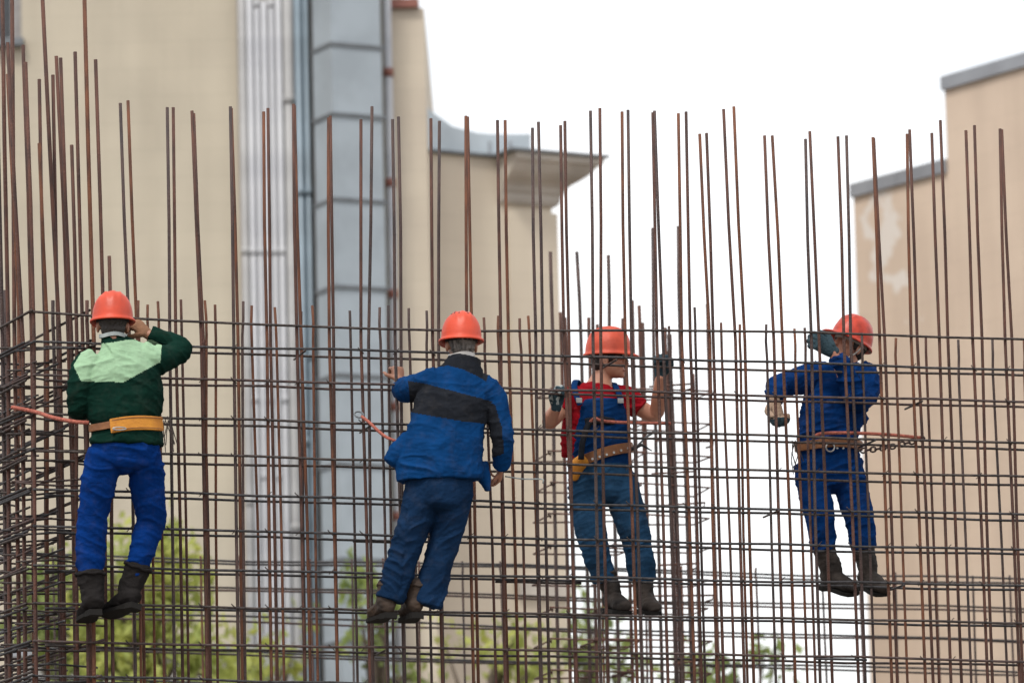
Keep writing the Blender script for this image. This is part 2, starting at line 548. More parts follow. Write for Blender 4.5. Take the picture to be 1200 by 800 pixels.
F = [tuple(range(n))[::-1], tuple(range(n, 2 * n))] + [(i, (i + 1) % n, n + (i + 1) % n, n + i) for i in range(n)]
rf = mesh_obj('metal_roof', V, F, M['roofmetal'], wg)
for px in (548, 574, 598):
    a, b = WG(px, 165, -0.012), WG(px, 182, -0.012)
    mesh_obj('seam', *tube([a, b], 0.014, 6), M['coping'], rf)

# right-hand building, wall running towards the camera, stepped parapet
rd = Vector((1, -1.45, 0)).normalized()
rn = Vector((-rd.y, rd.x, 0))          # away from the camera
r0 = U(1000, 232, 62.0)
def RB(px, py):
    d = ray(px, py)
    return CAM + d * (((r0 - CAM).dot(rn)) / d.dot(rn))
pa, pb = RB(1036, 285), RB(1000, 300)
M['peach'] = facade_mat('warm_beige_render', (0.63, 0.51, 0.405), (0.585, 0.47, 0.375), 0.4,
                        patch=(RB(1040, 280) - Vector((r0.x, r0.y, 0)), 1.1, 0.55))
rb = empty('stepped_building', (r0.x, r0.y, 0), 'warm beige building with stepped parapet and grey coping', 'building')
tm = (RB(1110, 190) - r0).dot(rd)
te = (RB(1330, 190) - r0).dot(rd)
zl, zh = r0.z, RB(1112, 105).z
def rbox(t0, t1, n0, n1, z0, z1):
    c = Vector((r0.x, r0.y, 0)) + rd * (t0 + t1) / 2 + rn * (n0 + n1) / 2 + Vector((0, 0, (z0 + z1) / 2))
    return obox(c, rd * (t1 - t0) / 2, rn * (n1 - n0) / 2, Vector((0, 0, (z1 - z0) / 2)))
wl = join(rbox(0, tm, 0, 9, 0, zl), rbox(tm, te, 0, 9, 0, zh))
mesh_obj('wall', *wl, M['peach'], rb)
for (t0, t1, z) in ((-0.02, tm - 0.003, zl), (tm - 0.02, te, zh)):
    nseg = max(2, int((t1 - t0) / 2.2))
    for k in range(nseg):
        a, b = t0 + (t1 - t0) * k / nseg, t0 + (t1 - t0) * (k + 1) / nseg
        mesh_obj('coping', *rbox(a + 0.004, b - 0.004, -0.05, 9.05, z + 0.003, z + 0.17), M['coping'], rb)

# low white outbuilding that shows through the leaves
YS = 55.0
ob = empty('outbuilding', (X_(150, 800, YS), YS, 0), 'low white outbuilding glimpsed through the tree leaves', 'building')
zo = U(150, 768, YS).z
ox0, ox1 = X_(25, 790, YS), X_(258, 790, YS)
mesh_obj('wall', *box((ox0, YS, 0), (ox1, YS + 2.4, zo)), M['plaster'], ob)
mesh_obj('roof', *box((ox0 - 0.1, YS - 0.15, zo + 0.003), (ox1 + 0.1, YS + 2.5, zo + 0.09)), M['coping'], ob)
for k in range(3):
    xa = ox0 + 0.35 + k * 0.72
    f_ = mesh_obj('window', *box((xa, YS - 0.02, zo - 1.5), (xa + 0.4, YS + 0.02, zo - 0.5)), M['glass'], ob)

# ------------------------------------------------------------------ trees
def leaf_mat(name, c1, c2):
    m = mat(name, c1, 0.6, scale=1.6, col2=c2)
    t = m.node_tree
    b = t.nodes['Principled BSDF']
    src = b.inputs['Base Color'].links[0].from_socket
    tr = t.nodes.new('ShaderNodeBsdfTranslucent')
    t.links.new(src, tr.inputs['Color'])
    ms = t.nodes.new('ShaderNodeMixShader'); ms.inputs[0].default_value = 0.4
    t.links.new(b.outputs[0], ms.inputs[1]); t.links.new(tr.outputs[0], ms.inputs[2])
    o = [q for q in t.nodes if q.type == 'OUTPUT_MATERIAL'][0]
    t.links.new(ms.outputs[0], o.inputs['Surface'])
    return m
M['leafA'] = leaf_mat('yellow_green_leaves', (0.46, 0.48, 0.12), (0.29, 0.35, 0.09))
M['leafB'] = leaf_mat('mid_green_leaves', (0.30, 0.36, 0.10), (0.15, 0.21, 0.06))
M['bark'] = mat('bark', (0.10, 0.075, 0.055), 0.9, bump=0.5, bscale=20)

def tree(px, Y, top, crown, leaves, lm, label, size=0.075, seed=1):
    rnd = random.Random(seed)
    b = U(px, 760, Y); b.z = 0
    zt_ = U(px, top, Y).z
    e = empty('broadleaf_tree', b, label, 'tree', 'trees behind the steel mesh')
    th_ = zt_ - crown[1] * 1.1
    trk = [tube([b, b + Vector((0.05, 0, th_ * 0.5)), b + Vector((-0.03, 0.05, th_)), b + Vector((0.04, 0, zt_ - 0.5))], [0.14, 0.11, 0.07, 0.02], 8)]
    blobs = []
    for k in range(crown[2]):
        an = rnd.uniform(0, 6.28); q = rnd.uniform(0.15, 1.0)
        h = rnd.uniform(-1, 1)
        w_ = crown[0] * math.sqrt(max(0.05, 1 - (h if h > 0 else h * 0.7) ** 2))
        c = b + Vector((math.cos(an) * q * w_, math.sin(an) * q * w_, zt_ - crown[1] + h * crown[1] * 0.88))
        blobs.append((c, rnd.uniform(0.28, 0.55) * crown[3]))
        st = b + Vector((0, 0, th_ * rnd.uniform(0.75, 1.0)))
        mid = st.lerp(c, 0.5) + Vector((0, 0, 0.15))
        trk.append(tube([st, mid, c], [0.045, 0.028, 0.01], 6))
    mesh_obj('trunk', *join(*trk), M['bark'], e, True)
    V, F = [], []
    for k in range(leaves):
        c, r_ = blobs[rnd.randrange(len(blobs))]
        d = Vector((rnd.gauss(0, 1), rnd.gauss(0, 1), rnd.gauss(0, 1))).normalized() * r_ * rnd.uniform(0.2, 1.0) ** 0.5 * rnd.uniform(0.7, 1.15)
        p = c + d
        a = Vector((rnd.gauss(0, 1), rnd.gauss(0, 1), rnd.gauss(0, 0.6))).normalized()
        u = a.orthogonal().normalized()
        u.rotate(Matrix.Rotation(rnd.uniform(0, 6.28), 3, a))
        w = a.cross(u)
        s = size * rnd.uniform(0.6, 1.3)
        n0 = len(V)
        V += [p - u * s, p + w * s * 0.5 + a * s * 0.12, p + u * s, p - w * s * 0.5 + a * s * 0.12]
        F += [(n0, n0 + 1, n0 + 2), (n0, n0 + 2, n0 + 3)]
    mesh_obj('crown', V, F, lm, e)

tree(168, 52, 612, (0.95, 1.5, 30, 1.1), 3600, M['leafA'], 'yellow green tree with dense crown behind the first worker in green', seed=3)
tree(70, 52.5, 655, (0.8, 1.2, 18, 1.0), 1400, M['leafB'], 'green tree at the far left behind the corner of the cage', seed=5)
tree(445, 53, 638, (0.5, 1.4, 15, 0.8), 600, M['leafB'], 'thin green tree in front of the duct by the second worker', seed=8)
tree(320, 53, 735, (0.8, 0.8, 16, 0.9), 600, M['leafA'], 'short yellow green tree below the white pipe bundle', seed=12)
tree(575, 53, 715, (1.0, 0.9, 16, 0.8), 560, M['leafA'], 'loose yellow green tree below the cream wing', seed=13)
tree(690, 53, 680, (0.7, 1.0, 15, 0.7), 420, M['leafB'], 'sparse tree at the corner of the cream wing', seed=16)
tree(860, 52, 738, (0.7, 0.7, 12, 0.6), 300, M['leafB'], 'sparse treetop against white sky between the two workers facing us', seed=19)
# ------------------------------------------------------------------ steel reinforcement
rb_rnd = random.Random(21)
ZF = 0.24                                              # top of the slab
TH = 0.2                                               # distance between the two layers of the wall

def bar(name, pts, r, m, parent, sides=7):
    return mesh_obj(name, *tube(pts, r, sides), m, parent, True)

def vert_pts(xt, yt, x4, off, ylow=400, zbot=ZF):
    """a bar from its free top to where it enters the mesh, then plumb down to the slab"""
    top = PW(xt, yt, off)
    mid = PW(x4, ylow, off)
    pts = [top, top.lerp(mid, 0.5) + WD * rb_rnd.uniform(-.005, .005), mid]
    j = rb_rnd.uniform(-0.018, 0.018)
    low = mid.copy(); low.z = mid.z - 1.0; low += WD * j
    pts += [low, Vector((low.x + WD.x * j, low.y + WD.y * j, zbot))]
    return pts

def vmat():
    return rb_rnd.choice([M['rust'], M['rust'], M['rust'], M['rust2'], M['rust3'], M['rust3']])

wallc = empty('rebar_mesh', (C0.x, C0.y, ZF), 'long double-layer steel reinforcement mesh the four workers stand on', 'rebar mesh', 'steel reinforcement')
TALL = [(141, 121, 152), (150, 118, 161), (196, 126, 199), (203, 126, 206), (225, 130, 236), (227, 133, 238.5), (270, 125, 274), (271, 127, 279),
        (309, 131, 313), (314, 127, 317), (344, 122, 348), (345, 124, 353), (385, 138, 386), (387, 136, 391), (423, 140, 423), (436, 125, 432),
        (460, 140, 463), (467, 137, 470), (505, 139, 507), (515, 142, 514), (546, 136, 547), (548, 137, 553), (583, 141, 587), (592, 141, 596),
        (624, 150, 628), (631, 143, 636), (657, 147, 661), (662, 142, 667), (692, 130, 695), (703, 127, 704), (729, 131, 733), (736, 129, 740),
        (765, 132, 770), (767, 130, 777), (795, 133, 799), (804, 131, 809), (820, 157, 832), (828, 156, 836), (848, 128, 862), (860, 125, 873),
        (896, 159, 907), (905, 159, 917), (944, 163, 951), (949, 154, 960), (982, 160, 989), (992, 159, 997), (1023, 161, 1031), (1024, 162, 1037),
        (1063, 157, 1068), (1066, 152, 1075), (1092, 156, 1101), (1102, 141, 1111), (1132, 153, 1140), (1142, 147, 1151), (1172, 151, 1178), (1174, 152, 1186),
        (1214, 150, 1220), (1222, 146, 1230)]
for i, (xt, yt, x4) in enumerate(TALL):
    off = 0.0 if i % 2 == 0 else TH
    bar('vertical_bar', vert_pts(xt, yt, x4, off), 0.0092, vmat(), wallc)
SHORT = [(162, 352, 163), (173, 357, 174), (185, 353, 186), (212, 351, 213), (240, 352, 242), (252, 357, 253), (285, 353, 284), (295, 358, 295),
         (322, 360, 324), (353, 365, 354), (366, 358, 367), (410, 364, 411), (445, 360, 446), (455, 358, 455), (479, 361, 480), (500, 364, 500),
         (567, 372, 568), (584, 370, 584.5), (609, 373, 611), (619, 370, 621), (644, 376, 645), (675, 363, 676.5), (679, 370, 681), (730, 373, 731), (749, 358, 750), (753, 378, 754),
         (784, 382, 785), (814, 360, 815), (845, 378, 846), (867, 380, 868), (898, 380, 899), (931, 385, 932), (943, 384, 944), (1010, 390, 1011), (1050, 396, 1050.5),
         (1085, 393, 1086), (1123, 398, 1123.5), (1163, 396, 1163.5), (1200, 398, 1200.5)]
for i, (xt, yt, x4) in enumerate(SHORT):
    if 640 < xt < 760: continue                        # these belong to the column cage
    off = (0.025 if i % 2 == 0 else TH + 0.025)
    bar('dowel_bar', vert_pts(xt, yt, x4, off, ylow=yt + 40), 0.0078, M['rust2'] if xt < 400 and i % 3 else vmat(), wallc)

LEV = [(380, 395), (408, 431), (447, 469), (492, 516), (536, 557), (580, 601), (623, 642), (668, 684), (712, 728), (757, 773), (797, 815), (842, 858), (886, 900)]
def lev_y(l, x):
    a, b = LEV[l]
    return a + (b - a) * (x - 300) / 800.0
FRONT_Z = []
def horiz(parent, pts, r, m, name='horizontal_bar'):
    return bar(name, pts, r, m, parent)
def hmat():
    return rb_rnd.choice([M['steel'], M['steel'], M['steel2'], M['steel2'], M['rust3']])
for l in range(len(LEV)):
    if l == 0:
        xs = [(36, 365), (120, 371), (210, 376), (300, 380), (430, 385), (560, 388), (750, 387), (940, 389), (1100, 395), (1260, 399)]
        horiz(wallc, [PW(x, y, -0.018) for x, y in xs], 0.0072, M['steel2'])
        continue
    # one bar in each layer
    for off, dz in ((-0.021, 0.0), (TH + 0.021, rb_rnd.uniform(-0.012, 0.010))):
        x0 = 38 if off < 0 else 60
        pts = []
        sg = rb_rnd.uniform(-1.5, 2.5)
        for q in range(15):
            x = x0 + (1262 - x0) * q / 14
            p = PW(x, lev_y(l, x) + math.sin(math.pi * q / 14) * sg + rb_rnd.uniform(-1.1, 1.1), 0.0) + WN * off
            p.z += dz
            pts.append(p)
        horiz(wallc, pts, 0.0074, hmat())
    # extra lap bars
    for _ in range(rb_rnd.choice([0, 1])):
        a = rb_rnd.uniform(60, 1150); b = a + rb_rnd.uniform(45, 150)
        off = rb_rnd.choice([-0.026, TH + 0.028])
        pts = []
        for q in range(4):
            x = a + (b - a) * q / 3
            p = PW(x, lev_y(l, x), 0) + WN * off
            p.z += rb_rnd.uniform(0.008, 0.011) * (1 if _ % 2 else -1)
            pts.append(p)
        horiz(wallc, pts, 0.0072, hmat(), 'lap_bar')
# spacer links through the wall
for l in range(1, len(LEV)):
    for x in range(90, 1250, 120):
        xx = x + rb_rnd.uniform(-30, 30)
        if rb_rnd.random() < 0.10:
            a = PW(xx, lev_y(l, xx) + 3, 0)
            horiz(wallc, [a - WN * 0.05, a + WN * (TH + 0.06)], 0.006, hmat(), 'spacer_link')
# wire ties at the crossings
tw = []
for l in range(1, len(LEV) - 2):
    for i, (xt, yt, x4) in enumerate(TALL):
        if rb_rnd.random() < 0.62 and i % 2 == 0:
            y = lev_y(l, x4)
            x = x4 + (y - 400) * (x4 - 200) / 830 * 0.035
            c = PW(x, y, -0.02)
            a1 = (WD * rb_rnd.choice([-1, 1]) + Vector((0, 0, 1))).normalized()
            e1 = a1 * 0.02
            tw.append(tube([c - e1 - WN * 0.004, c - WN * 0.016, c + e1 - WN * 0.004, c + e1 * 1.35 - WN * 0.012], 0.0030, 4))
ties = mesh_obj('wire_ties', *join(*tw), M['wire'], wallc)
tag(ties, kind='stuff')

# ---- return wall at the left, running away from the camera
corner = PW(40, 500, 0.0); corner.z = 0
SD = Vector((-0.42, 1, 0)).normalized()
sidec = empty('rebar_mesh', (corner.x, corner.y, ZF), 'crowded steel return mesh at the left, running back from the corner', 'rebar mesh', 'steel reinforcement')
def S(t, w, z):
    p = corner + SD * t + WD * w
    return Vector((p.x, p.y, z))
WB = 0.30                                              # gap between the two layers of the return wall
def solve_t(px, w, zc_):
    lo, hi = -0.3, 6.0
    for _ in range(40):
        m_ = (lo + hi) / 2
        if proj(S(m_, w, zc_))[0] > px: lo = m_
        else: hi = m_
    return (lo + hi) / 2
SIDE = [(2, -60, 10, 0), (9, 50, 27, 0), (9, 87, 24, 0), (27, 53, 37, 0), (30, 73, 40, 0), (-6, 10, 3, 0), (14, -30, 17, 0),
        (46, 93, 53, 1), (46, 168, 56, 1), (48, -40, 70, 1), (66, 66, 80, 1), (62, 88, 68, 1), (71, 68, 84, 1), (84, 170, 90, 1), (88, 61, 97, 1),
        (98, -40, 110, 1), (112, 70, 122, 1), (20, 275, 22, 1), (5, 340, 6, 1), (62, 352, 63, 1), (102, 352, 103, 1), (36, 345, 38, 1), (128, 300, 131, 1)]
for (xt, yt, x4, ly) in SIDE:
    w = WB * ly
    t = max(0.0, solve_t(x4, w, 6.0))
    mid = S(t, w, 6.05)
    off = (mid - C0).dot(WN)
    pts = vert_pts(xt, yt, x4, off)
    bar('vertical_bar', pts, 0.0118 if yt < 40 else 0.0104, vmat(), sidec)
def side_z(l, t=0.0):
    return PW(40, lev_y(l, 40), 0).z
for l in range(0, len(LEV)):
    z = side_z(l) if l else PW(36, 365, 0).z
    reps = 1 if l == 0 else rb_rnd.choice([2, 3, 3, 4])
    for k in range(reps):
        dz = (k - (reps - 1) / 2) * 0.019 + rb_rnd.uniform(-0.006, 0.006)
        o_ = rb_rnd.uniform(-0.015, 0.03)
        horiz(sidec, [S(rb_rnd.uniform(-0.06, 0.08), -0.02 - o_ * 0.5, z + dz), S(0.8, -0.02, z + dz + rb_rnd.uniform(-.012, .012)), S(2.6, -0.02 - o_, z + dz + rb_rnd.uniform(-.02, .02))],
              0.0078, hmat())
    for k in range(1 if l == 0 else 2):
        dz = rb_rnd.uniform(-0.025, 0.025)
        horiz(sidec, [S(rb_rnd.uniform(-0.15, 0.05), WB + 0.02, z + dz), S(0.9, WB + 0.02, z + dz), S(2.6, WB + 0.03, z + dz + rb_rnd.uniform(-.02, .02))], 0.0078, hmat())
    if l:
        for k in range(8):
            t = 0.12 + k * 0.3 + rb_rnd.uniform(-.06, .06)
            dz = rb_rnd.uniform(-0.05, 0.05)
            a = S(t, -0.07, z + dz)
            horiz(sidec, [a, S(t + rb_rnd.uniform(-.05, .05), WB * 0.5, z + dz + rb_rnd.uniform(-.015, .015)), S(t + rb_rnd.uniform(-.1, .1), WB + rb_rnd.uniform(0.03, 0.12), z + dz + rb_rnd.uniform(-.02, .02))],
                  0.0062, hmat(), 'cross_tie')
for l in range(2, len(LEV) - 1):                         # intermediate hoops
    z = (side_z(l) + side_z(l - 1)) / 2 + rb_rnd.uniform(-.02, .02)
    for k in range(2):
        dz = rb_rnd.uniform(-0.03, 0.03)
        horiz(sidec, [S(rb_rnd.uniform(-0.05, 0.1), WB * 0.5 * k, z + dz), S(1.0, WB * 0.5 * k, z + dz + rb_rnd.uniform(-.015, .015)), S(2.6, WB * 0.5 * k, z + dz + rb_rnd.uniform(-.03, .03))], 0.0066, hmat())
    for k in range(4):
        t = 0.2 + k * 0.5 + rb_rnd.uniform(-.15, .15)
        dz = rb_rnd.uniform(-0.05, 0.05)
        horiz(sidec, [S(t, -0.08, z + dz), S(t + rb_rnd.uniform(-.08, .08), WB * 0.5, z + dz), S(t + rb_rnd.uniform(-.12, .12), WB + 0.09, z + dz + rb_rnd.uniform(-.03, .03))], 0.006, hmat(), 'cross_tie')
# ---- lower mesh at the back of the shaft
RO = 6.4
rear = empty('rebar_mesh', tuple(PW(600, 760, RO).xy) + (ZF,), 'lower steel mesh across the back, behind the workers', 'rebar mesh', 'steel reinforcement')
for i, (a, b) in enumerate([(655, 676), (689, 711), (725, 748), (765, 785), (803, 822), (840, 858)]):
    for k, off in enumerate((RO, RO + 0.2)):
        pts = []
        for q in range(9):
            x = -40 + q * 1310 / 8
            y = a + (b - a) * (x - 300) / 800 + rb_rnd.uniform(-1.2, 1.2) + (math.sin(q * 1.3 + i) * 2.0)
            pts.append(PW(x, y, RO) + WN * (0.2 * k) + Vector((0, 0, rb_rnd.uniform(-.008, .008))))
        horiz(rear, pts, 0.0078, hmat())
for q in range(30):
    x = -20 + q * 43 + rb_rnd.uniform(-6, 6)
    y = 655 + 21 * (x - 300) / 800 - rb_rnd.uniform(2, 7)
    bar('vertical_bar', vert_pts(x, y, x + 0.5, RO + 0.1 * (q % 2), ylow=y + 15), 0.0078, vmat(), rear, 6)
# ---- column cage standing behind the third worker
CO = 5.6
colc = empty('rebar_cage', tuple(PW(742, 760, CO).xy) + (ZF,), 'tall steel column cage with hooked stirrups behind the worker in red', 'rebar cage', 'steel reinforcement')
CV = [(645, 295, 648, 0), (662, 372, 664, .3), (676, 295, 681, .35), (713, 299, 714, 0), (741, 352, 742, .35), (765, 267, 766, .35), (795, 265, 797, 0),
      (779, 384, 779.5, 0), (784.5, 392, 785, .03), (812, 438, 813, .35), (829, 356, 830, 0), (700, 380, 701, .35), (657, 366, 658, .2), (690, 372, 691, 0), (730, 373, 731, .35), (749, 358, 750, .1), (753, 378, 754, .35)]
for k, (xt, yt, x4, w) in enumerate(CV):
    r_ = 0.0165 if 778 < xt < 786 else 0.0125
    bar('vertical_bar', vert_pts(xt, yt, x4, CO + w, ylow=max(400, yt + 30)), r_, M['rust3'] if yt < 320 else M['rust'], colc)
for k in range(11):
    y = 455 + k * 36.6
    dz = rb_rnd.uniform(-.02, .02)
    x0, x1 = 643 + rb_rnd.uniform(-3, 3), 832 + rb_rnd.uniform(-3, 3)
    for (xa, xb) in ((x0, 745 + rb_rnd.uniform(-6, 20)), (735 + rb_rnd.uniform(-40, 4), x1)):
        tl = rb_rnd.uniform(-3, 3)
        a, b = PW(xa, y + 2, CO - 0.02), PW(xb, y + 4 + tl, CO - 0.02)
        c, d = b + WN * 0.39, a + WN * 0.39
        c.z += rb_rnd.uniform(-.015, .015); d.z += rb_rnd.uniform(-.015, .015)
        hk = a + WD * 0.03 + WN * 0.03 + Vector((0, 0, -0.012))
        pts = [hk, a + Vector((0, 0, 0.012)), b, c, d, a - Vector((0, 0, 0.008)), a + WD * 0.03 + WN * 0.02]
        bar('stirrup', pts, 0.0062, M['rust'], colc, 6)
    # hooked pins sticking out
    if k in (1, 5, 8): continue
    yy = y - 10 + rb_rnd.uniform(-5, 5)
    a = PW(775 + rb_rnd.uniform(-15, 15), yy + rb_rnd.uniform(-2, 5), CO - 0.05); b = PW(rb_rnd.uniform(812, 840), yy, CO - 0.05)
    bar('hook', [a, b, b + WN * 0.03 + Vector((0, 0, -0.025)), b - WD * 0.05 + WN * 0.03 + Vector((0, 0, -0.04))], 0.007, M['rust'], colc, 6)
# ------------------------------------------------------------------ people
M['helmet'] = mat('orange_helmet_plastic', (0.60, 0.058, 0.018), 0.45, var=0.22, scale=9, bump=0.08, bscale=45)
M['helmet2'] = mat('sun_faded_orange_helmet', (0.62, 0.072, 0.026), 0.5, var=0.25, scale=14, bump=0.1, bscale=60)
M['helmet3'] = mat('scuffed_red_orange_helmet', (0.56, 0.045, 0.016), 0.42, var=0.35, scale=22, bump=0.1, bscale=50)
M['helmet_in'] = mat('helmet_lining', (0.55, 0.53, 0.48), 0.7)
M['black'] = mat('black_rubber', (0.02, 0.02, 0.022), 0.7)
M['skin'] = mat('skin', (0.50, 0.245, 0.16), 0.5, var=0.18, scale=14, col2=(0.44, 0.19, 0.12))
M['skin_t'] = mat('tanned_skin', (0.36, 0.165, 0.10), 0.5, var=0.2, scale=14)
M['hair_d'] = mat('dark_hair', (0.022, 0.016, 0.013), 0.6, scale=60, bump=0.5, bscale=160, stretch=(1, 1, 0.2))
M['hair_g'] = mat('greying_hair', (0.17, 0.15, 0.135), 0.6, scale=45, col2=(0.03, 0.025, 0.022), bump=0.5, bscale=160, stretch=(1, 1, 0.2))
def cloth(name, c, var=0.3, rough=0.9, dust=0.22):
    c = tuple(v * 0.86 for v in c)
    m = mat(name, c, rough, var=var, scale=7, bump=0.25, bscale=230, spec=0.04)
    t = m.node_tree
    b = t.nodes['Principled BSDF']
    base = b.inputs['Base Color'].links[0].from_socket
    tcn = t.nodes.new('ShaderNodeTexCoord')
    n1 = t.nodes.new('ShaderNodeTexNoise'); n1.inputs['Scale'].default_value = 11; n1.inputs['Detail'].default_value = 9; n1.inputs['Roughness'].default_value = 0.7
    t.links.new(tcn.outputs['Object'], n1.inputs['Vector'])
    r_ = t.nodes.new('ShaderNodeMapRange')
    r_.inputs['From Min'].default_value = 0.50; r_.inputs['From Max'].default_value = 0.78; r_.inputs['To Max'].default_value = dust
    t.links.new(n1.outputs['Fac'], r_.inputs['Value'])
    mx_ = t.nodes.new('ShaderNodeMix'); mx_.data_type = 'RGBA'
    t.links.new(r_.outputs[0], mx_.inputs[0]); t.links.new(base, mx_.inputs[6])
    mx_.inputs[7].default_value = (0.5 * c[0] + 0.075, 0.5 * c[1] + 0.065, 0.5 * c[2] + 0.055, 1)
    t.links.new(mx_.outputs[2], b.inputs['Base Color'])
    # fine creases in the weave
    mp_ = t.nodes.new('ShaderNodeMapping'); mp_.inputs['Scale'].default_value = (14, 14, 34); mp_.inputs['Rotation'].default_value = (0.3, 0.35, 0.2)
    t.links.new(tcn.outputs['Object'], mp_.inputs['Vector'])
    n5 = t.nodes.new('ShaderNodeTexNoise'); n5.noise_type = 'RIDGED_MULTIFRACTAL'; n5.inputs['Scale'].default_value = 0.8; n5.inputs['Detail'].default_value = 3; n5.inputs['Distortion'].default_value = 0.6
    t.links.new(mp_.outputs[0], n5.inputs['Vector'])
    bp2 = t.nodes.new('ShaderNodeBump'); bp2.inputs['Strength'].default_value = 0.45; bp2.inputs['Distance'].default_value = 0.012
    t.links.new(n5.outputs['Fac'], bp2.inputs['Height'])
    old = b.inputs['Normal'].links[0].from_node
    t.links.new(bp2.outputs[0], old.inputs['Normal'])
    return m
M['green'] = cloth('dark_green_cotton', (0.006, 0.031, 0.022))
M['mint'] = cloth('pale_green_cotton', (0.36, 0.56, 0.36), 0.12, dust=0.5)
M['royal'] = cloth('royal_blue_cotton', (0.003, 0.036, 0.195))
M['jacket_blue'] = cloth('mid_blue_cotton', (0.005, 0.052, 0.180))
M['char'] = cloth('charcoal_cotton', (0.020, 0.023, 0.030))
M['navy'] = cloth('faded_navy_cotton', (0.010, 0.033, 0.086))
M['denim'] = cloth('worn_blue_cotton', (0.026, 0.080, 0.165), 0.5)
M['overall'] = cloth('bright_blue_overall', (0.004, 0.040, 0.170))
M['bib'] = cloth('blue_bib_cotton', (0.006, 0.044, 0.16))
M['red'] = cloth('red_cotton', (0.36, 0.010, 0.020), 0.25)
M['leather'] = mat('black_boot_leather', (0.012, 0.0105, 0.010), 0.9, spec=0.15, scale=10, bump=0.3, bscale=40, col2=(0.018, 0.016, 0.016))
M['dusty'] = mat('dusty_boot_leather', (0.055, 0.036, 0.025), 0.8, spec=0.2, scale=9, bump=0.3, bscale=40, col2=(0.045, 0.036, 0.032))
M['dusty_d'] = mat('grey_dusty_boot_leather', (0.046, 0.037, 0.032), 0.8, spec=0.2, scale=9, bump=0.3, bscale=40, col2=(0.020, 0.017, 0.016))
M['sole'] = mat('boot_sole_rubber', (0.016, 0.015, 0.014), 0.9, spec=0.2)
M['yellow'] = mat('yellow_webbing', (0.62, 0.26, 0.022), 0.7, scale=9, col2=(0.48, 0.18, 0.02), bump=0.2, bscale=90)
M['tan'] = mat('brown_belt_leather', (0.24, 0.095, 0.030), 0.6, scale=10, col2=(0.13, 0.05, 0.02), bump=0.2, bscale=50)
M['buckle'] = mat('buckle_steel', (0.45, 0.44, 0.42), 0.35, 0.8)
M['glove_b'] = mat('tan_work_glove', (0.23, 0.115, 0.06), 0.85, scale=30, bump=0.3, bscale=90)
M['glove_c'] = mat('cream_work_glove', (0.44, 0.31, 0.22), 0.85, scale=30, bump=0.3, bscale=90)
M['glove_t'] = mat('dark_teal_knit_glove', (0.020, 0.052, 0.070), 0.85, scale=40, bump=0.4, bscale=120)
M['knit'] = mat('pale_knit_cuff', (0.36, 0.40, 0.40), 0.9, scale=40)
M['rope'] = mat('red_rope', (0.42, 0.125, 0.085), 0.85, scale=70, col2=(0.25, 0.065, 0.045), bump=0.5, bscale=120)
M['white_cloth'] = mat('white_shirt', (0.62, 0.60, 0.58), 0.9)
M['eye'] = mat('eye_white', (0.6, 0.57, 0.54), 0.3)
M['lip'] = mat('lip', (0.30, 0.10, 0.075), 0.5)
UPV = Vector((0, 0, 1))

def wrinkle(amp=0.007, seed=0.0, f1=7.0, f2=20.0, fine=0.0018, tilt=0.35):
    so = Vector((seed * 13.1, seed * 7.7, seed * 3.3))
    def fn(p):
        q = p + noise.noise_vector(p * 3.1 + so) * 0.07
        u = q.dot(WD); z = q.z + tilt * u * (1 if math.sin(seed + u * 4) > 0 else -1)
        a = noise.noise(Vector((u * f1, q.y * f1, z * f2)) + so)
        b = noise.noise(Vector((u * f1 * 0.5, q.y * f1 * 0.5, z * f2 * 0.45)) - so)
        r_ = max(0.0, 1 - abs(a) * 2.4) ** 1.7 * 1.5
        c2_ = noise.noise(Vector((u * f1 * 1.7, q.y * f1 * 1.7, z * f2 * 2.1)) + so * 2)
        r_ += max(0.0, 1 - abs(c2_) * 3.2) ** 2 * 0.45
        env = 0.45 + 0.9 * max(0.0, noise.noise(p * 4.0 - so) + 0.35)
        return amp * (r_ - 0.45) * env + amp * 0.9 * b + fine * noise.noise(p * 55)
    return fn

def basis(fwd, up):
    f = Vector(fwd).normalized()
    u = Vector(up); u = (u - f * u.dot(f)).normalized()
    r_ = f.cross(u)
    return Matrix((r_, f, u)).transposed()           # columns: right, forward, up

def hmatrix(c, fwd, up):
    m = basis(fwd, up).to_4x4()
    m.translation = c
    return m

def head_shapes(H, lean=1.0):
    E = lambda x, y, z, a, b, c: ellipsoid(H @ Matrix.Translation((x, y, z)), a, b, c)
    sh = [E(0, -0.012, 0.030, 0.074, 0.094, 0.098), E(0, 0.022, -0.035, 0.060, 0.068, 0.075), E(0, 0.045, -0.075, 0.044, 0.045, 0.036),
          E(0, 0.074, -0.096, 0.022, 0.018, 0.016), E(0, 0.070, 0.026, 0.052, 0.022, 0.014),
          E(0.038, 0.060, -0.022, 0.022, 0.022, 0.020), E(-0.038, 0.060, -0.022, 0.022, 0.022, 0.020),
          E(0, 0.084, -0.064, 0.023, 0.011, 0.007), E(0, 0.083, -0.077, 0.020, 0.011, 0.007),
          E(0.079, -0.008, -0.012, 0.011, 0.019, 0.033), E(-0.079, -0.008, -0.012, 0.011, 0.019, 0.033)]
    P = lambda x, y, z: H @ Vector((x, y, z))
    sh.append(loft([(P(0, 0.082, 0.014), 0.010, 0.012), (P(0, 0.094, -0.010), 0.011, 0.013), (P(0, 0.106, -0.034), 0.016, 0.014)], H.to_3x3() @ Vector((1, 0, 0)), 12, 3))
    return sh

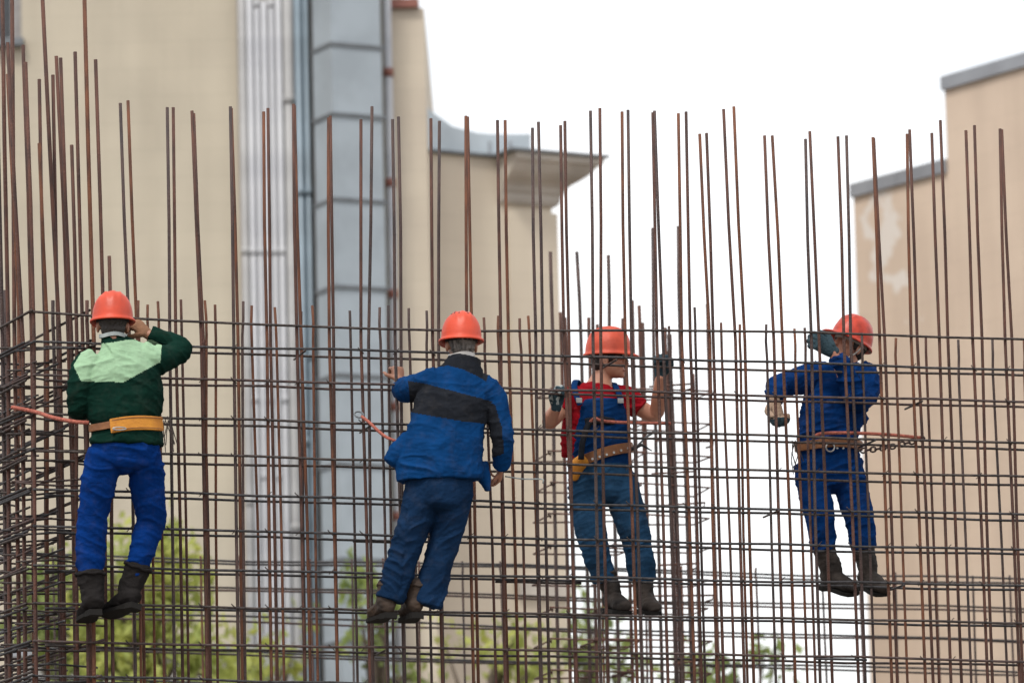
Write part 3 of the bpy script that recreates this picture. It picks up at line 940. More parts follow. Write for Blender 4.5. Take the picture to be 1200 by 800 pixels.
def face_bits(H, body, brow, parent):
    """eyes, brows and lips sit on the head"""
    for s in (-1, 1):
        e = ellipsoid(H @ Matrix.Translation((s * 0.031, 0.080, 0.004)), 0.013, 0.007, 0.006, 12, 8)
        eo = mesh_obj('eye', *e, M['eye'], body, True)
        mesh_obj('iris', *ellipsoid(H @ Matrix.Translation((s * 0.031 + 0.001, 0.0855, 0.004)), 0.0055, 0.003, 0.0056, 10, 6), M['black'], eo, True)
        mesh_obj('eyebrow', *loft([(H @ Vector((s * 0.012, 0.092, 0.022)), 0.004, 0.004), (H @ Vector((s * 0.032, 0.089, 0.027)), 0.0055, 0.004), (H @ Vector((s * 0.052, 0.074, 0.021)), 0.003, 0.003)], UPV, 8, 3), brow, body, True)
    mesh_obj('lips', *loft([(H @ Vector((-0.022, 0.086, -0.070)), 0.003, 0.003), (H @ Vector((0, 0.0955, -0.069)), 0.007, 0.005), (H @ Vector((0.022, 0.086, -0.070)), 0.003, 0.003)], H.to_3x3() @ Vector((0, 0, 1)), 8, 3), M['lip'], body, True)

def hair(H, m, parent, front=0.0, low=-0.045):
    E = lambda x, y, z, a, b, c: ellipsoid(H @ Matrix.Translation((x, y, z)), a, b, c)
    sh = [E(0, -0.022 + front, 0.036, 0.0805, 0.094, 0.096), E(0, -0.046, low + 0.02, 0.066, 0.056, 0.05),
          E(0.068, 0.012 + front, 0.01, 0.014, 0.022, 0.034), E(-0.068, 0.012 + front, 0.01, 0.014, 0.022, 0.034)]
    return fuse('hair', sh, 0.005, parent, [m], 3, disp=lambda p: 0.0035 * noise.noise(p * 70) + 0.002 * noise.noise(p * 150))

def helmet(H, parent, visor=0.048, vents=True, strap=False, tilt=0.0, hm='helmet'):
    """hard hat: shell with ridges, rolled brim and peak, vents, headband"""
    HM = H @ Matrix.Rotation(tilt, 4, 'X')
    rx, ry, hz, z0 = 0.110, 0.132, 0.152, 0.030
    seg, ring = 56, 18
    V, F = [], []
    def pt(a, t, grow=0.0):
        # t = 0 rim .. 1 top
        th_ = t * math.pi / 2
        k = math.cos(th_) ** 0.80
        h = math.sin(th_) ** 0.92
        x, y = math.cos(a), math.sin(a)
        X, Y = (rx + grow) * k * x, (ry + grow) * k * y
        Z = z0 + hz * h
        rid = 0.0
        if t > 0.25:
            for c, wd_ in ((0.0, 0.016), (0.038, 0.009), (-0.038, 0.009)):
                rid = max(rid, math.exp(-((X - c) / wd_) ** 2) * 0.0055 * min(1, (t - 0.25) * 4))
        n_ = Vector((X / rx ** 2, Y / ry ** 2, max(0.001, h) / hz)).normalized()
        return Vector((X, Y, Z)) + n_ * rid
    def brim(a, o, z):
        fr_ = max(0.0, math.sin(a)) ** 3
        w = 0.013 + visor * fr_
        return Vector((math.cos(a) * (rx + w * o), math.sin(a) * (ry + w * o), z0 - 0.004 + z - 0.012 * o * fr_ - 0.004 * o))
    rows = [[brim(2 * math.pi * k / seg, 0.05, -0.008) for k in range(seg)],
            [brim(2 * math.pi * k / seg, 0.95, -0.007) for k in range(seg)],
            [brim(2 * math.pi * k / seg, 1.05, -0.001) for k in range(seg)],
            [brim(2 * math.pi * k / seg, 0.92, 0.005) for k in range(seg)],
            [brim(2 * math.pi * k / seg, 0.22, 0.007) for k in range(seg)]]
    rows += [[pt(2 * math.pi * k / seg, 0.03 + 0.97 * i / ring) for k in range(seg)] for i in range(ring)]
    for r_ in rows: V += [HM @ v for v in r_]
    top = len(V); V.append(HM @ Vector((0, 0, z0 + hz + 0.0055)))
    for i in range(len(rows) - 1):
        for k in range(seg):
            l = (k + 1) % seg
            F.append((i * seg + k, i * seg + l, (i + 1) * seg + l, (i + 1) * seg + k))
    i = len(rows) - 1
    for k in range(seg): F.append((i * seg + k, i * seg + (k + 1) % seg, top))
    # inside of the shell
    n0 = len(V)
    inner = [[pt(2 * math.pi * k / seg, t, -0.006) - Vector((0, 0, 0.006)) for k in range(seg)] for t in (0.02, 0.4, 0.8)]
    for r_ in inner: V += [HM @ v for v in r_]
    for k in range(seg):
        l = (k + 1) % seg
        F.append((l, k, n0 + k, n0 + l))
        for i in range(2): F.append((n0 + i * seg + l, n0 + i * seg + k, n0 + (i + 1) * seg + k, n0 + (i + 1) * seg + l))
    F.append(tuple(n0 + 2 * seg + k for k in range(seg)))
    h = mesh_obj('helmet', V, F, M[hm], parent, True)
    if vents:
        for s in (-1, 1):
            for k in range(3):
                t = 0.60 + 0.0 * k
                a = math.pi / 2 * (-1) + s * (0.42 + k * 0.42)
                p = pt(a, 0.66); q = pt(a, 0.72)
                d = (q - p)
                c = (p + q) / 2
                nrm = Vector((c.x / rx ** 2, c.y / ry ** 2, (c.z - z0) / hz ** 2)).normalized()
                sd = d.cross(nrm).normalized()
                mesh_obj('vent', *[[HM @ v for v in obox(c, d * 0.5, sd * 0.0035, nrm * 0.0016)[0]], obox(c, d, sd, nrm)[1]], M['black'], h)
    hb = [HM @ Vector((0.088 * math.cos(2 * math.pi * k / 28), 0.108 * math.sin(2 * math.pi * k / 28) - 0.004, z0 - 0.006)) for k in range(28)]
    V2, F2 = [], []
    for p in hb:
        up_ = HM.to_3x3() @ Vector((0, 0, 0.014))
        V2 += [p - up_, p + up_]
    for k in range(28):
        l = (k + 1) % 28
        F2.append((2 * k, 2 * l, 2 * l + 1, 2 * k + 1))
    mesh_obj('headband', V2, F2, M['black'] if not strap else M['helmet_in'], h, True)
    if strap:
        for s in (-1, 1):
            pts = [HM @ Vector((s * 0.095, -0.02, z0)), H @ Vector((s * 0.085, 0.012, -0.045)), H @ Vector((s * 0.055, 0.05, -0.10)), H @ Vector((0.0, 0.072, -0.118))]
            P4 = [Vector(q) for q in catmull([tuple(p) for p in pts], 4)]
            mesh_obj('chin_strap', *tube(P4, 0.0042, 6), M['helmet_in'], h, True)
    return h

def hand_shapes(w, d, pn, curl=(35, 55, 35), s=1.0, thumb=1, grow=0.0, spread=1.0, tcurl=0.5):
    """palm, four fingers and a thumb; d points to the fingertips, pn out of the palm"""
    d = Vector(d).normalized(); pn = Vector(pn); pn = (pn - d * pn.dot(d)).normalized()
    L = d.cross(pn)
    w = Vector(w)
    sh = [loft([(w - d * 0.015 * s, 0.027 * s + grow, 0.021 * s + grow), (w + d * 0.03 * s, 0.036 * s + grow, 0.019 * s + grow), (w + d * 0.088 * s, 0.041 * s + grow, 0.015 * s + grow)], L, 14, 3)]
    for i, (ln, rr) in enumerate(((0.92, .0088), (1.04, .0093), (1.0, .0090), (0.80, .0080))):
        k = (i - 1.5) * thumb * -1
        b = w + d * (0.088 - 0.004 * abs(i - 1.3)) * s + L * k * 0.0205 * s
        ang = 0.0
        pts = [b - d * 0.02 * s, b]
        q = b
        fan = L * k * 0.05 * spread
        for seg_, cu in zip((0.046, 0.029, 0.023), curl):
            ang += R(cu + (i - 1.5) * 3)
            q = q + ((d + fan) * math.cos(ang) + pn * math.sin(ang)) * seg_ * ln * s
            pts.append(q)
        rr = rr * s + grow
        sh.append(loft([(pts[0], rr), (pts[1], rr * 1.06), (pts[2], rr), (pts[3], rr * 0.95), (pts[4], rr * 0.82)], L, 10, 2, 0.9))
    b = w + d * 0.028 * s + L * thumb * 0.030 * s
    d1 = (d * 0.62 + L * thumb * 0.62 + pn * 0.45).normalized()
    d2 = (d * 0.85 + L * thumb * 0.12 + pn * (0.3 + tcurl)).normalized()
    p1 = b + d1 * 0.045 * s; p2 = p1 + d2 * 0.032 * s; p3 = p2 + (d2 + pn * 0.2 * tcurl).normalized() * 0.025 * s
    rr = 0.0112 * s + grow
    sh.append(loft([(b - d1 * 0.012, rr * 1.25), (p1, rr * 1.05), (p2, rr), (p3, rr * 0.8)], pn, 10, 3, 0.9))
    return sh

def boot(name, top, ankle, toe, parent, m, up=None, length=0.285, r_shaft=0.058):
    """laced work boot: shaft, foot with a full toe, welted sole with a heel"""
    top, ankle = Vector(top), Vector(ankle)
    f = Vector(toe).normalized()
    u = (top - ankle).normalized() if up is None else Vector(up).normalized()
    u = (u - f * u.dot(f)).normalized()
    side = f.cross(u)
    heel = ankle - f * 0.062 - u * 0.070
    sh = [loft([(top, r_shaft * 1.08, r_shaft * 1.12), (top.lerp(ankle, 0.5), r_shaft, r_shaft * 1.05), (ankle, r_shaft * 0.88, r_shaft * 1.1), (ankle - u * 0.05 - f * 0.01, r_shaft * 0.85, r_shaft * 1.05)], side, 18, 4),
          loft([(heel + f * 0.025 + u * 0.022, 0.038, 0.045), (heel + f * 0.085 + u * 0.028, 0.041, 0.056), (heel + f * 0.15 + u * 0.020, 0.047, 0.046), (heel + f * 0.205 + u * 0.010, 0.052, 0.037), (heel + f * (length - 0.035) + u * 0.004, 0.043, 0.033)], side, 18, 4, 0.9)]
    b = fuse(name, sh, 0.006, parent, [m], 4, disp=lambda p: 0.005 * noise.noise(p * 17) + 0.0045 * max(0.0, 1 - 3 * abs(noise.noise(Vector((p.x * 9, p.y * 9, p.z * 26))))) + 0.0015 * noise.noise(p * 60))
    rc = top - u * 0.004
    cu_ = (top - ankle).normalized()
    s1_ = side.copy(); s2_ = cu_.cross(s1_).normalized()
    mesh_obj('cuff', *tube([rc + s1_ * r_shaft * 1.04 * math.cos(k * math.pi / 12) + s2_ * r_shaft * 1.08 * math.sin(k * math.pi / 12) + cu_ * 0.004 * math.sin(k * 1.7) for k in range(24)], 0.009, 7, closed=True), m, b, True)
    sl_ = heel - u * 0.030
    secs = [(0.0, 0.030), (0.05, 0.040), (0.10, 0.037), (0.15, 0.044), (0.21, 0.052), (0.255, 0.044), (length - 0.003, 0.018)]
    V, F = [], []
    rows = []
    for t, w in secs: rows.append((t - 0.010, w + 0.004))
    ring_ = [(t, w) for t, w in rows] + [(t, -w) for t, w in reversed(rows)]
    for h in (-0.010, 0.010):
        for t, w in ring_:
            dz = -0.012 if (t < 0.085 and h < 0) else 0
            V.append(sl_ + f * t + side * w + u * (h + dz))
    n_ = len(ring_)
    F = [tuple(range(n_))[::-1], tuple(range(n_, 2 * n_))] + [(i, (i + 1) % n_, n_ + (i + 1) % n_, n_ + i) for i in range(n_)]
    mesh_obj('sole', V, F, M['sole'], b)
    # laces over the instep
    for k in range(4):
        c = ankle + f * (0.058 + 0.020 * k) - u * (0.008 + 0.016 * k)
        mesh_obj('lace', *tube([c - side * 0.026 - u * 0.008, c + u * 0.005 + f * 0.003, c + side * 0.026 - u * 0.008], 0.0032, 5), M['black'], b, True)
    return b

def belt(name, c, rx, ry, ax, tilt_v, h, m, parent, th_=0.007, a0=0, a1=360, seed=0):
    """strap round the waist; tilt_v = its up direction"""
    u = Vector(tilt_v).normalized()
    ax = Vector(ax); ax = (ax - u * ax.dot(u)).normalized()
    ay = u.cross(ax)
    full = a1 - a0 >= 360
    n_ = 48
    V, F = [], []
    for i in range(n_ + (0 if full else 1)):
        a = R(a0 + (a1 - a0) * i / n_)
        for (o, z) in ((0, -1), (th_, -0.92), (th_, 0.92), (0, 1)):
            wv = 0.004 * math.sin(3 * a + seed)
            V.append(c + ax * (rx + o) * math.cos(a) + ay * (ry + o) * math.sin(a) + u * (z * h / 2 + wv))
    m_ = n_ if full else n_
    tot = len(V) // 4
    for i in range(m_):
        j = (i + 1) % tot
        for k in range(4):
            l = (k + 1) % 4
            F.append((i * 4 + k, i * 4 + l, j * 4 + l, j * 4 + k))
    if not full:
        F.append((0, 1, 2, 3)); F.append(tuple((tot - 1) * 4 + k for k in (3, 2, 1, 0)))
    return mesh_obj(name, V, F, m, parent, False)

def lanyard(label, pts, r=0.009, m=None, clip=True):
    P = [Vector(q) for q in catmull([tuple(p) for p in pts], 5)]
    e = empty('safety_lanyard', P[0], label, 'lanyard', 'safety lanyards')
    mesh_obj('rope', *tube(P, r, 8), m or M['rope'], e, True)
    if clip:
        c = P[-1]
        t = (P[-1] - P[-3]).normalized()
        s = t.cross(WN).normalized()
        ring_ = [c + t * (0.035 + 0.04 * math.cos(2 * math.pi * k / 14)) + s * 0.02 * math.sin(2 * math.pi * k / 14) for k in range(14)]
        mesh_obj('carabiner', *tube(ring_, 0.005, 6, closed=True), M['zinc_d'], e, True)
    return e

def wire_bundle(label, c, n_, ln, seed):
    rnd = random.Random(seed)
    e = empty('tie_wire_bundle', c, label, 'wire')
    for k in range(n_):
        a = c + WD * rnd.uniform(-0.02, 0.02) + WN * rnd.uniform(-0.02, 0.02) + Vector((0, 0, rnd.uniform(0, 0.03)))
        b = a + WD * rnd.uniform(-0.045, 0.05) + Vector((0, 0, -ln * rnd.uniform(0.6, 1.1)))
        mesh_obj('wire', *tube([a, a.lerp(b, 0.5) + WD * rnd.uniform(-.015, .015), b], 0.0026, 5), M['wire'], e)
    return e

def inpoly(x, y, P):
    c = False
    n_ = len(P)
    for i in range(n_):
        (x0, y0), (x1, y1) = P[i], P[i - 1]
        if (y0 > y) != (y1 > y) and x < (x1 - x0) * (y - y0) / (y1 - y0) + x0: c = not c
    return c

def person(label, base_pt):
    return empty('person', base_pt, label, 'person', 'workers on the mesh')

# ================= worker in green, back to us, on the near side
B1 = -0.33
LS = 0.93
J = lambda x, y, d=0.0: PW(x, y, B1 + d)
pbase = J(125, 720, .1)
P1 = person('worker in dark green jacket with pale green back panel, hand at his face', pbase)
H = hmatrix(J(132, 381, .02), WN + WD * 0.12, UPV + WD * 0.01)
hr = hand_shapes(J(174, 392, .14), (J(158, 379, .16) - J(174, 392, .14)), WN * 0.9 - UPV * 0.5, (40, 60, 45), 0.98, 1)
hl = hand_shapes(J(103, 470, .27), WN * 0.5 + UPV * 0.8, WN * 0.8 - UPV * 0.4 + WD * 0.2, (60, 70, 45), 0.98, 1)
body = head_shapes(H) + [loft([(J(132, 386, .0), .058, .062), (J(133, 400, -.01), .060, .064), (J(135, 414, 0), .085, .075)], WD),
        loft([(J(147, 525), .10, .08), (J(144, 470), .16, .10), (J(140, 425), .17, .10), (J(135, 410), .08, .07)], WD),
        loft([(J(104, 430), .05), (J(94, 478, .03), .04), (J(103, 470, .27), .029)], WN), loft([(J(180, 423), .05), (J(213, 410, .06), .042), (J(174, 392, .14), .029)], WN),
        loft([(J(126, 530), .062), (J(109, 612, .1), .05), (J(106, 700, .13), .032)], WD), loft([(J(166, 530), .062), (J(175, 608, .1), .05), (J(150, 695, .16), .032)], WD)] + hr + hl
bo = fuse('body', body, 0.0055, P1, [M['skin_t']], 3)
hair(H, M['hair_d'], P1, low=-0.05)
helmet(H, P1, vents=False)
yoke = [(86, 428), (95, 447), (145, 447.5), (188, 424), (189, 404), (178, 398), (150, 398), (132, 401), (115, 403), (95, 413)]
def m1(c, nrm):
    x, y = proj(c)
    return 1 if (inpoly(x, y, yoke) and nrm.dot(WN) < 0.25) else 0
jk = [loft([(J(148, 520), .216, .150), (J(148, 507), .205, .14), (J(147, 497), .195, .13), (J(146, 486), .215, .145), (J(145, 465), .225, .15), (J(143, 440), .222, .145), (J(141, 422), .205, .118), (J(137, 409), .135, .095), (J(133, 399, .0), .078, .078), (J(132, 393, .0), .070, .072)], WD, 28, 4, 0.2),
      loft([(J(112, 420), .075), (J(102, 431), .083), (J(94, 455, .0), .074), (J(92, 477, .04), .067), (J(97, 478, .17), .058), (J(102, 473, .25), .05)], WN, 18, 5, .25),
      loft([(J(165, 418), .09), (J(181, 423), .086), (J(200, 417, .03), .076), (J(214, 409, .06), .064), (J(197, 399, .11), .058), (J(177, 392, .14), .046)], WN, 18, 5, .25)]
fuse('jacket', jk, 0.0062, P1, [M['green'], M['mint']], 3, wrinkle(0.0068, 1, 5.5, 15), m1)
tr = [loft([(J(148, 510), .185, .125), (J(148, 526), .192, .135), (J(147, 538), .170, .13)], WD, 24, 4),
      loft([(J(146, 530), .10, .11), (J(146, 543), .075, .10), (J(146, 552), .045, .07)], WD, 16, 4),
      loft([(J(124, 530), .100), (J(117, 560, .04), .104), (J(112, 588, .07), .093), (J(108, 612, .10), .084), (J(106, 640, .11), .084), (J(106, 662, .12), .080), (J(106, 682, .12), .062)], WD, 20, 5, .2),
      loft([(J(169, 530), .100), (J(172, 560, .05), .106), (J(175, 588, .08), .098), (J(177, 610, .12), .088), (J(169, 638, .12), .077), (J(163, 658, .13), .072), (J(157, 674, .13), .058)], WD, 20, 5, .2)]
fuse('trousers', tr, 0.0062, P1, [M['royal']], 3, wrinkle(0.0085, 2, 4.5, 14.0))
boot('boot', J(106, 672, .12), J(108, 697, .12), WN * 0.95 - WD * 0.08 - UPV * 0.10, P1, M['leather'], UPV, r_shaft=0.074)
boot('boot', J(162, 663, .13), J(152, 691, .16), WN * 0.80 - WD * 0.42 - UPV * 0.12, P1, M['leather'], None, r_shaft=0.070)
bt = belt('safety_belt', J(147, 500), .190, .130, WD, UPV - WD * 0.05, 0.040, M['tan'], P1, 0.009)
belt('back_pad', J(147, 501), .199, .139, WD, UPV - WD * 0.10, 0.078, M['yellow'], bt, 0.010, 240, 340)
for dz_ in (-0.028, 0.028):
    belt('stitching', J(147, 501) + UPV * dz_, .2085, .1485, WD, UPV - WD * 0.10, 0.004, M['tan'], bt, 0.003, 243, 337)
mesh_obj('buckle', *tube([J(140 + 8 * math.cos(k * .5236), 502 + 1.6 * math.sin(k * .5236), -.168) for k in range(12)], .004, 6, closed=True), M['buckle'], bt, True)
gl = fuse('glove', hand_shapes(J(174, 392, .14), (J(158, 379, .16) - J(174, 392, .14)), WN * 0.9 - UPV * 0.5, (40, 60, 45), 1.03, 1, 0.0025), 0.004, P1, [M['glove_b']], 2)
gl2 = fuse('glove', hand_shapes(J(103, 470, .27), WN * 0.5 + UPV * 0.8, WN * 0.8 - UPV * 0.4 + WD * 0.2, (60, 70, 45), 1.03, 1, 0.0025), 0.004, P1, [M['glove_b']], 2)
belt('shirt_collar', J(132.5, 394, .0), .073, .075, WD, UPV, 0.022, M['knit'], P1, 0.003)
lanyard('red rope lanyard from the green-jacketed worker to the corner cage', [J(104, 495, -.02), J(88, 494, .0), J(62, 489, .1), J(40, 482, .28), J(14, 477, .40)], 0.011, clip=False)
wire_bundle('bundle of tie wire hanging at the belt of the worker in green', J(196, 494, .0), 9, 0.17, 4)

# ================= worker in blue jacket with charcoal band, back to us
B2 = -0.33
LS = 0.97
J = lambda x, y, d=0.0: PW(x, y, B2 + d)
P2 = person('worker in mid blue jacket with charcoal band across the back', J(462, 716, .1))
TX = (WD * 0.97 - UPV * 0.2)
H = hmatrix(J(540.5, 404, .03), WN + WD * 0.05, UPV + WD * 0.03)
hL = (J(468, 447, .42), UPV * 0.9 - WD * 0.05 + WN * 0.35, WN * 0.9 - UPV * 0.3)
hR = (J(586, 546, .10), WN * 0.55 - UPV * 0.55 + WD * 0.10, WN * 0.3 - WD * 0.9 + UPV * 0.2)
body = head_shapes(H) + [loft([(J(541, 408, .01), .058, .062), (J(543, 422), .062, .066), (J(544, 436), .085, .075)], WD),
        loft([(J(514, 570), .14, .10), (J(522, 505), .16, .10), (J(536, 452), .17, .10), (J(543, 434), .08, .07)], TX),
        loft([(J(498, 447, .02), .05), (J(480, 455, .2), .04), (hL[0], .029)], UPV), loft([(J(578, 462), .05), (J(592, 516, -.02), .042), (hR[0], .029)], WN),
        loft([(J(496, 575), .08), (J(474, 648, .08), .05), (J(455, 700, .12), .032)], WD), loft([(J(532, 575), .08), (J(512, 650, .08), .05), (J(490, 700, .12), .032)], WD)]
body += hand_shapes(*hL, (55, 65, 45), 0.98, 1) + hand_shapes(*hR, (45, 60, 45), 0.98, -1)
fuse('body', body, 0.0055, P2, [M['skin_t']], 3)
hair(H, M['hair_g'], P2, low=-0.045)
helmet(H, P2, vents=True)
band = [(478, 446), (497, 449), (535, 459), (577, 470), (569, 497), (545, 494), (482, 483)]
slv = [(569, 470), (580, 474), (588, 500), (591, 531), (578, 536), (566, 520)]
colr = [(508, 431), (516, 405), (545, 405), (574, 412), (574, 434), (570, 447), (560, 441), (545, 433.5), (525, 428)]
def m2(c, nrm):
    x, y = proj(c)
    if nrm.dot(WN) > 0.35 and x < 560: return 0
    return 1 if (inpoly(x, y, band) or inpoly(x, y, slv) or inpoly(x, y, colr)) else 0
jk = [loft([(J(515, 563), .245, .150), (J(515, 553), .250, .155), (J(518, 532), .236, .150), (J(524, 500), .214, .146), (J(531, 470), .205, .140), (J(536, 454), .190, .118), (J(541, 438), .140, .098), (J(544, 425), .094, .088), (J(545, 419), .088, .084)], TX, 28, 4, 0.02),
      loft([(J(480, 512, .02), .05), (J(468, 529, .02), .06), (J(458, 542, .03), .045)], TX, 16, 4, .2),
      loft([(J(563, 545, .05), .05), (J(568, 562, .05), .035), (J(572, 575, .05), .018)], TX, 14, 4, .3),
      loft([(J(512, 446), .085), (J(499, 449, .03), .076), (J(488, 453, .15), .070), (J(478, 457, .28), .072), (J(473, 457, .36), .070)], UPV, 18, 5, .2),
      loft([(J(562, 455), .09), (J(575, 463), .082), (J(584, 490, -.01), .070), (J(589, 516, -.02), .063), (J(589, 534, .02), .058), (J(587, 546, .07), .050)], WN, 18, 5, .2)]
fuse('jacket', jk, 0.0062, P2, [M['jacket_blue'], M['char']], 3, wrinkle(0.0062, 3, 5, 12), m2)
belt('shirt_collar', J(541, 417.5, .01), .070, .072, WD, UPV - WD * 0.05, 0.03, M['white_cloth'], P2, 0.003)
tr = [loft([(J(514, 555), .19, .13), (J(514, 572), .195, .135), (J(513, 588), .175, .125)], TX, 24, 4),
      loft([(J(496, 575), .108), (J(486, 612, .03), .096), (J(475, 645, .07), .085), (J(465, 676, .09), .084), (J(457, 702, .1), .084)], WD, 20, 5, .15),
      loft([(J(533, 575), .108), (J(526, 612, .03), .094), (J(517, 648, .07), .085), (J(508, 682, .09), .084), (J(501, 708, .1), .085)], WD, 20, 5, .15)]
fuse('trousers', tr, 0.0062, P2, [M['navy']], 3, wrinkle(0.008, 4, 6, 12, tilt=0.8))
boot('boot', J(456, 684, .11), J(452, 700, .11), WN * 0.97 - WD * 0.16 - UPV * 0.05, P2, M['dusty'], UPV, length=.27)
boot('boot', J(490, 684, .11), J(485, 700, .12), WN * 0.99 - WD * 0.02 - UPV * 0.05, P2, M['dusty'], UPV, length=.27)
lanyard('pink red rope lanyard beside the hip of the worker in blue jacket', [J(476, 520, .05), J(459, 515, .02), J(447, 508, .08), J(433, 495, .2), J(424, 488, .28)], 0.009)
hk = empty('tying_hook', hR[0], 'thin pale wire hook held by the worker in blue jacket', 'tool')
mesh_obj('shank', *tube([J(592, 558, .14), J(612, 561, .16), J(634, 561, .18)], 0.004, 6), M['knit'], hk, True)
mesh_obj('hook_end', *tube([J(634, 561, .18), J(637, 562, .18), J(636, 566, .18)], 0.004, 6), M['knit'], hk, True)

# ================= worker in red shirt and bib overalls, beyond the mesh, facing right
B3 = TH + 0.30
LS = 0.98
J = lambda x, y, d=0.0: PW(x, y, B3 + d)
P3 = person('worker in red shirt and blue bib overalls looking sideways', J(735, 716, -.05))
H = hmatrix(J(713, 420.5, -.02), WD * 0.92 - WN * 0.36 - UPV * 0.02, UPV - WD * 0.07)
hA = (J(652, 477, -.20), UPV * 0.95 + WD * 0.15 - WN * 0.2, -WN * 0.9 + WD * 0.25)
hB = (J(774, 441, -.18), UPV * 0.98 + WD * 0.03 - WN * 0.15, -WN * 0.85 - WD * 0.3)
gA = dict(curl=(50, 70, 50), s=1.0, thumb=-1)
gB = dict(curl=(45, 75, 55), s=1.0, thumb=1)
body = head_shapes(H) + [loft([(J(708, 426, .02), .054, .06), (J(705, 440, .01), .056, .06), (J(702, 456), .09, .075)], WD),
        loft([(J(704, 550), .13, .09), (J(702, 500), .15, .09), (J(701, 470), .15, .09), (J(702, 455), .08, .07)], WD),
        loft([(J(668, 468), .052), (J(645, 493, -.08), .046), (J(646, 488, -.13), .042), (hA[0], .029)], WN),
        loft([(J(734, 468), .052), (J(752, 479, -.01), .049), (J(768, 486, -.04), .043), (J(772, 465, -.11), .042), (hB[0], .030)], WN),
        loft([(J(687, 560), .08), (J(693, 625, -.06), .05), (J(713, 692, -.04), .032)], WD), loft([(J(726, 560), .08), (J(744, 625, -.06), .05), (J(754, 692, -.04), .032)], WD)]
body += hand_shapes(*hA, **gA) + hand_shapes(*hB, **gB)
bo = fuse('body', body, 0.005, P3, [M['skin']], 3)
face_bits(H, bo, M['hair_d'], P3)
hair(H, M['hair_d'], P3, front=0.006, low=-0.045)
helmet(H, P3, vents=False, visor=0.03, hm='helmet2')
sh = [loft([(J(703, 540), .165, .12), (J(702, 515), .172, .125), (J(701, 490), .186, .13), (J(700, 472), .185, .118), (J(701, 461), .135, .095), (J(703, 452), .075, .075)], WD, 26, 4, .2),
      loft([(J(676, 475, .04), .06), (J(671, 500, .05), .062), (J(668, 520, .05), .055), (J(666, 534, .05), .042)], WD, 16, 4, .2),
      loft([(J(678, 466), .075), (J(667, 469), .074), (J(656, 482, -.03), .068)], WN, 16, 4, .2),
      loft([(J(722, 465), .075), (J(735, 468), .074), (J(749, 479, -.01), .066)], WN, 16, 4, .2)]
fuse('shirt', sh, 0.006, P3, [M['red']], 3, wrinkle(0.006, 5))
ov = [loft([(J(704, 548), .172, .128), (J(704, 530, -.01), .166, .124), (J(703, 505, -.025), .160, .125), (J(703, 482, -.03), .145, .118), (J(703, 469, -.035), .128, .103)], WD, 26, 4, .12, pw=2.6),
      loft([(J(704, 540), .174, .128), (J(706, 562), .185, .13), (J(706, 580), .17, .12)], WD, 24, 4),
      loft([(J(688, 560), .104), (J(688, 595, -.03), .099), (J(693, 625, -.06), .086), (J(701, 655, -.05), .077), (J(708, 680, -.04), .070)], WD, 20, 5, .15),
      loft([(J(725, 560), .104), (J(735, 595, -.03), .097), (J(744, 625, -.06), .089), (J(750, 655, -.05), .083), (J(753, 680, -.04), .080)], WD, 20, 5, .15)]
fuse('overalls', ov, 0.0062, P3, [M['bib'], M['denim']], 3, wrinkle(0.0075, 6, 5, 15), lambda c, n_: 1 if c.z < J(705, 545).z else 0)
for pts in ([J(680, 474, -.135), J(675, 462, -.115), J(673, 452, -.06), J(676, 446, .02), J(682, 460, .11)], [J(727, 474, -.135), J(726, 463, -.12), J(723, 456, -.075), J(719, 449, .01), J(715, 460, .11)]):
    Pc = catmull([tuple(p) for p in pts], 5)
    so = mesh_obj('overall_strap', *loft([(Vector(p), .018, .006) for p in Pc], WD, 10, 1), M['bib'], P3, True)
    mesh_obj('strap_buckle', *obox(pts[0].lerp(pts[1], .4) - WN * .010, WD * .017, WN * .004, UPV * .014), M['buckle'], so)
mesh_obj('bib_pocket', *loft([(J(686, 494, -.152), .02, .006), (J(703, 492, -.160), .024, .006), (J(720, 494, -.152), .02, .006)], UPV, 10, 3), M['char'], P3, True)
for h_, g_, nm in ((hA, gA, 0), (hB, gB, 1)):
    fuse('glove', hand_shapes(*h_, grow=0.003, **g_), 0.004, P3, [M['glove_t'], M['knit']], 2,
         matfn=(lambda c, n_: 1 if (noise.noise(c * 38) > 0.12 and n_.dot(WN) < 0.2) else 0) if nm == 0 else None)
boot('boot', J(709, 672, -.04), J(717, 694, -.05), -WN * 0.93 + WD * 0.14 - UPV * 0.16, P3, M['dusty_d'], UPV, length=.275)
boot('boot', J(753, 672, -.04), J(755, 695, -.05), -WN * 0.95 + WD * 0.03 - UPV * 0.16, P3, M['dusty_d'], UPV, length=.275)
bt = belt('safety_belt', J(704, 534), .188, .145, WD, UPV - WD * 0.28, 0.060, M['tan'], P3, 0.009)
for k in range(6):
    c = J(694 + 8.4 * k, 537.5 - 2.5 * k, -.158 + .004 * abs(k - 1))
    mesh_obj('stud', *tube([c, c - WN * 0.006], 0.007, 8), M['buckle'], bt)
mesh_obj('belt_pad', *loft([(J(672, 560, -.07), .028, .03), (J(675, 548, -.09), .045, .035), (J(684, 538, -.12), .04, .03)], WD, 14, 4), M['yellow'], bt, True)
lanyard('red rope lanyard tied across the bib of the worker in red', [J(690, 496, -.19), J(697, 490, -.22), J(706, 493, -.24), J(735, 495, -.27), J(786, 496, -.28)], 0.009, clip=False)
lanyard('dark red strap hanging from rope to belt of the worker in red', [J(691, 494, -.2), J(686, 506, -.19), J(682, 522, -.185), J(681, 538, -.18)], 0.017, M['char'], clip=False)
sp = empty('spanner', J(745, 525, -.2), 'dark tying pliers in the belt of the worker in red', 'tool')
mesh_obj('handle', *tube([J(738, 527, -.16), J(752, 521, -.18), J(764, 528, -.18)], [.012, .009, .003], 8), M['black'], sp, True)
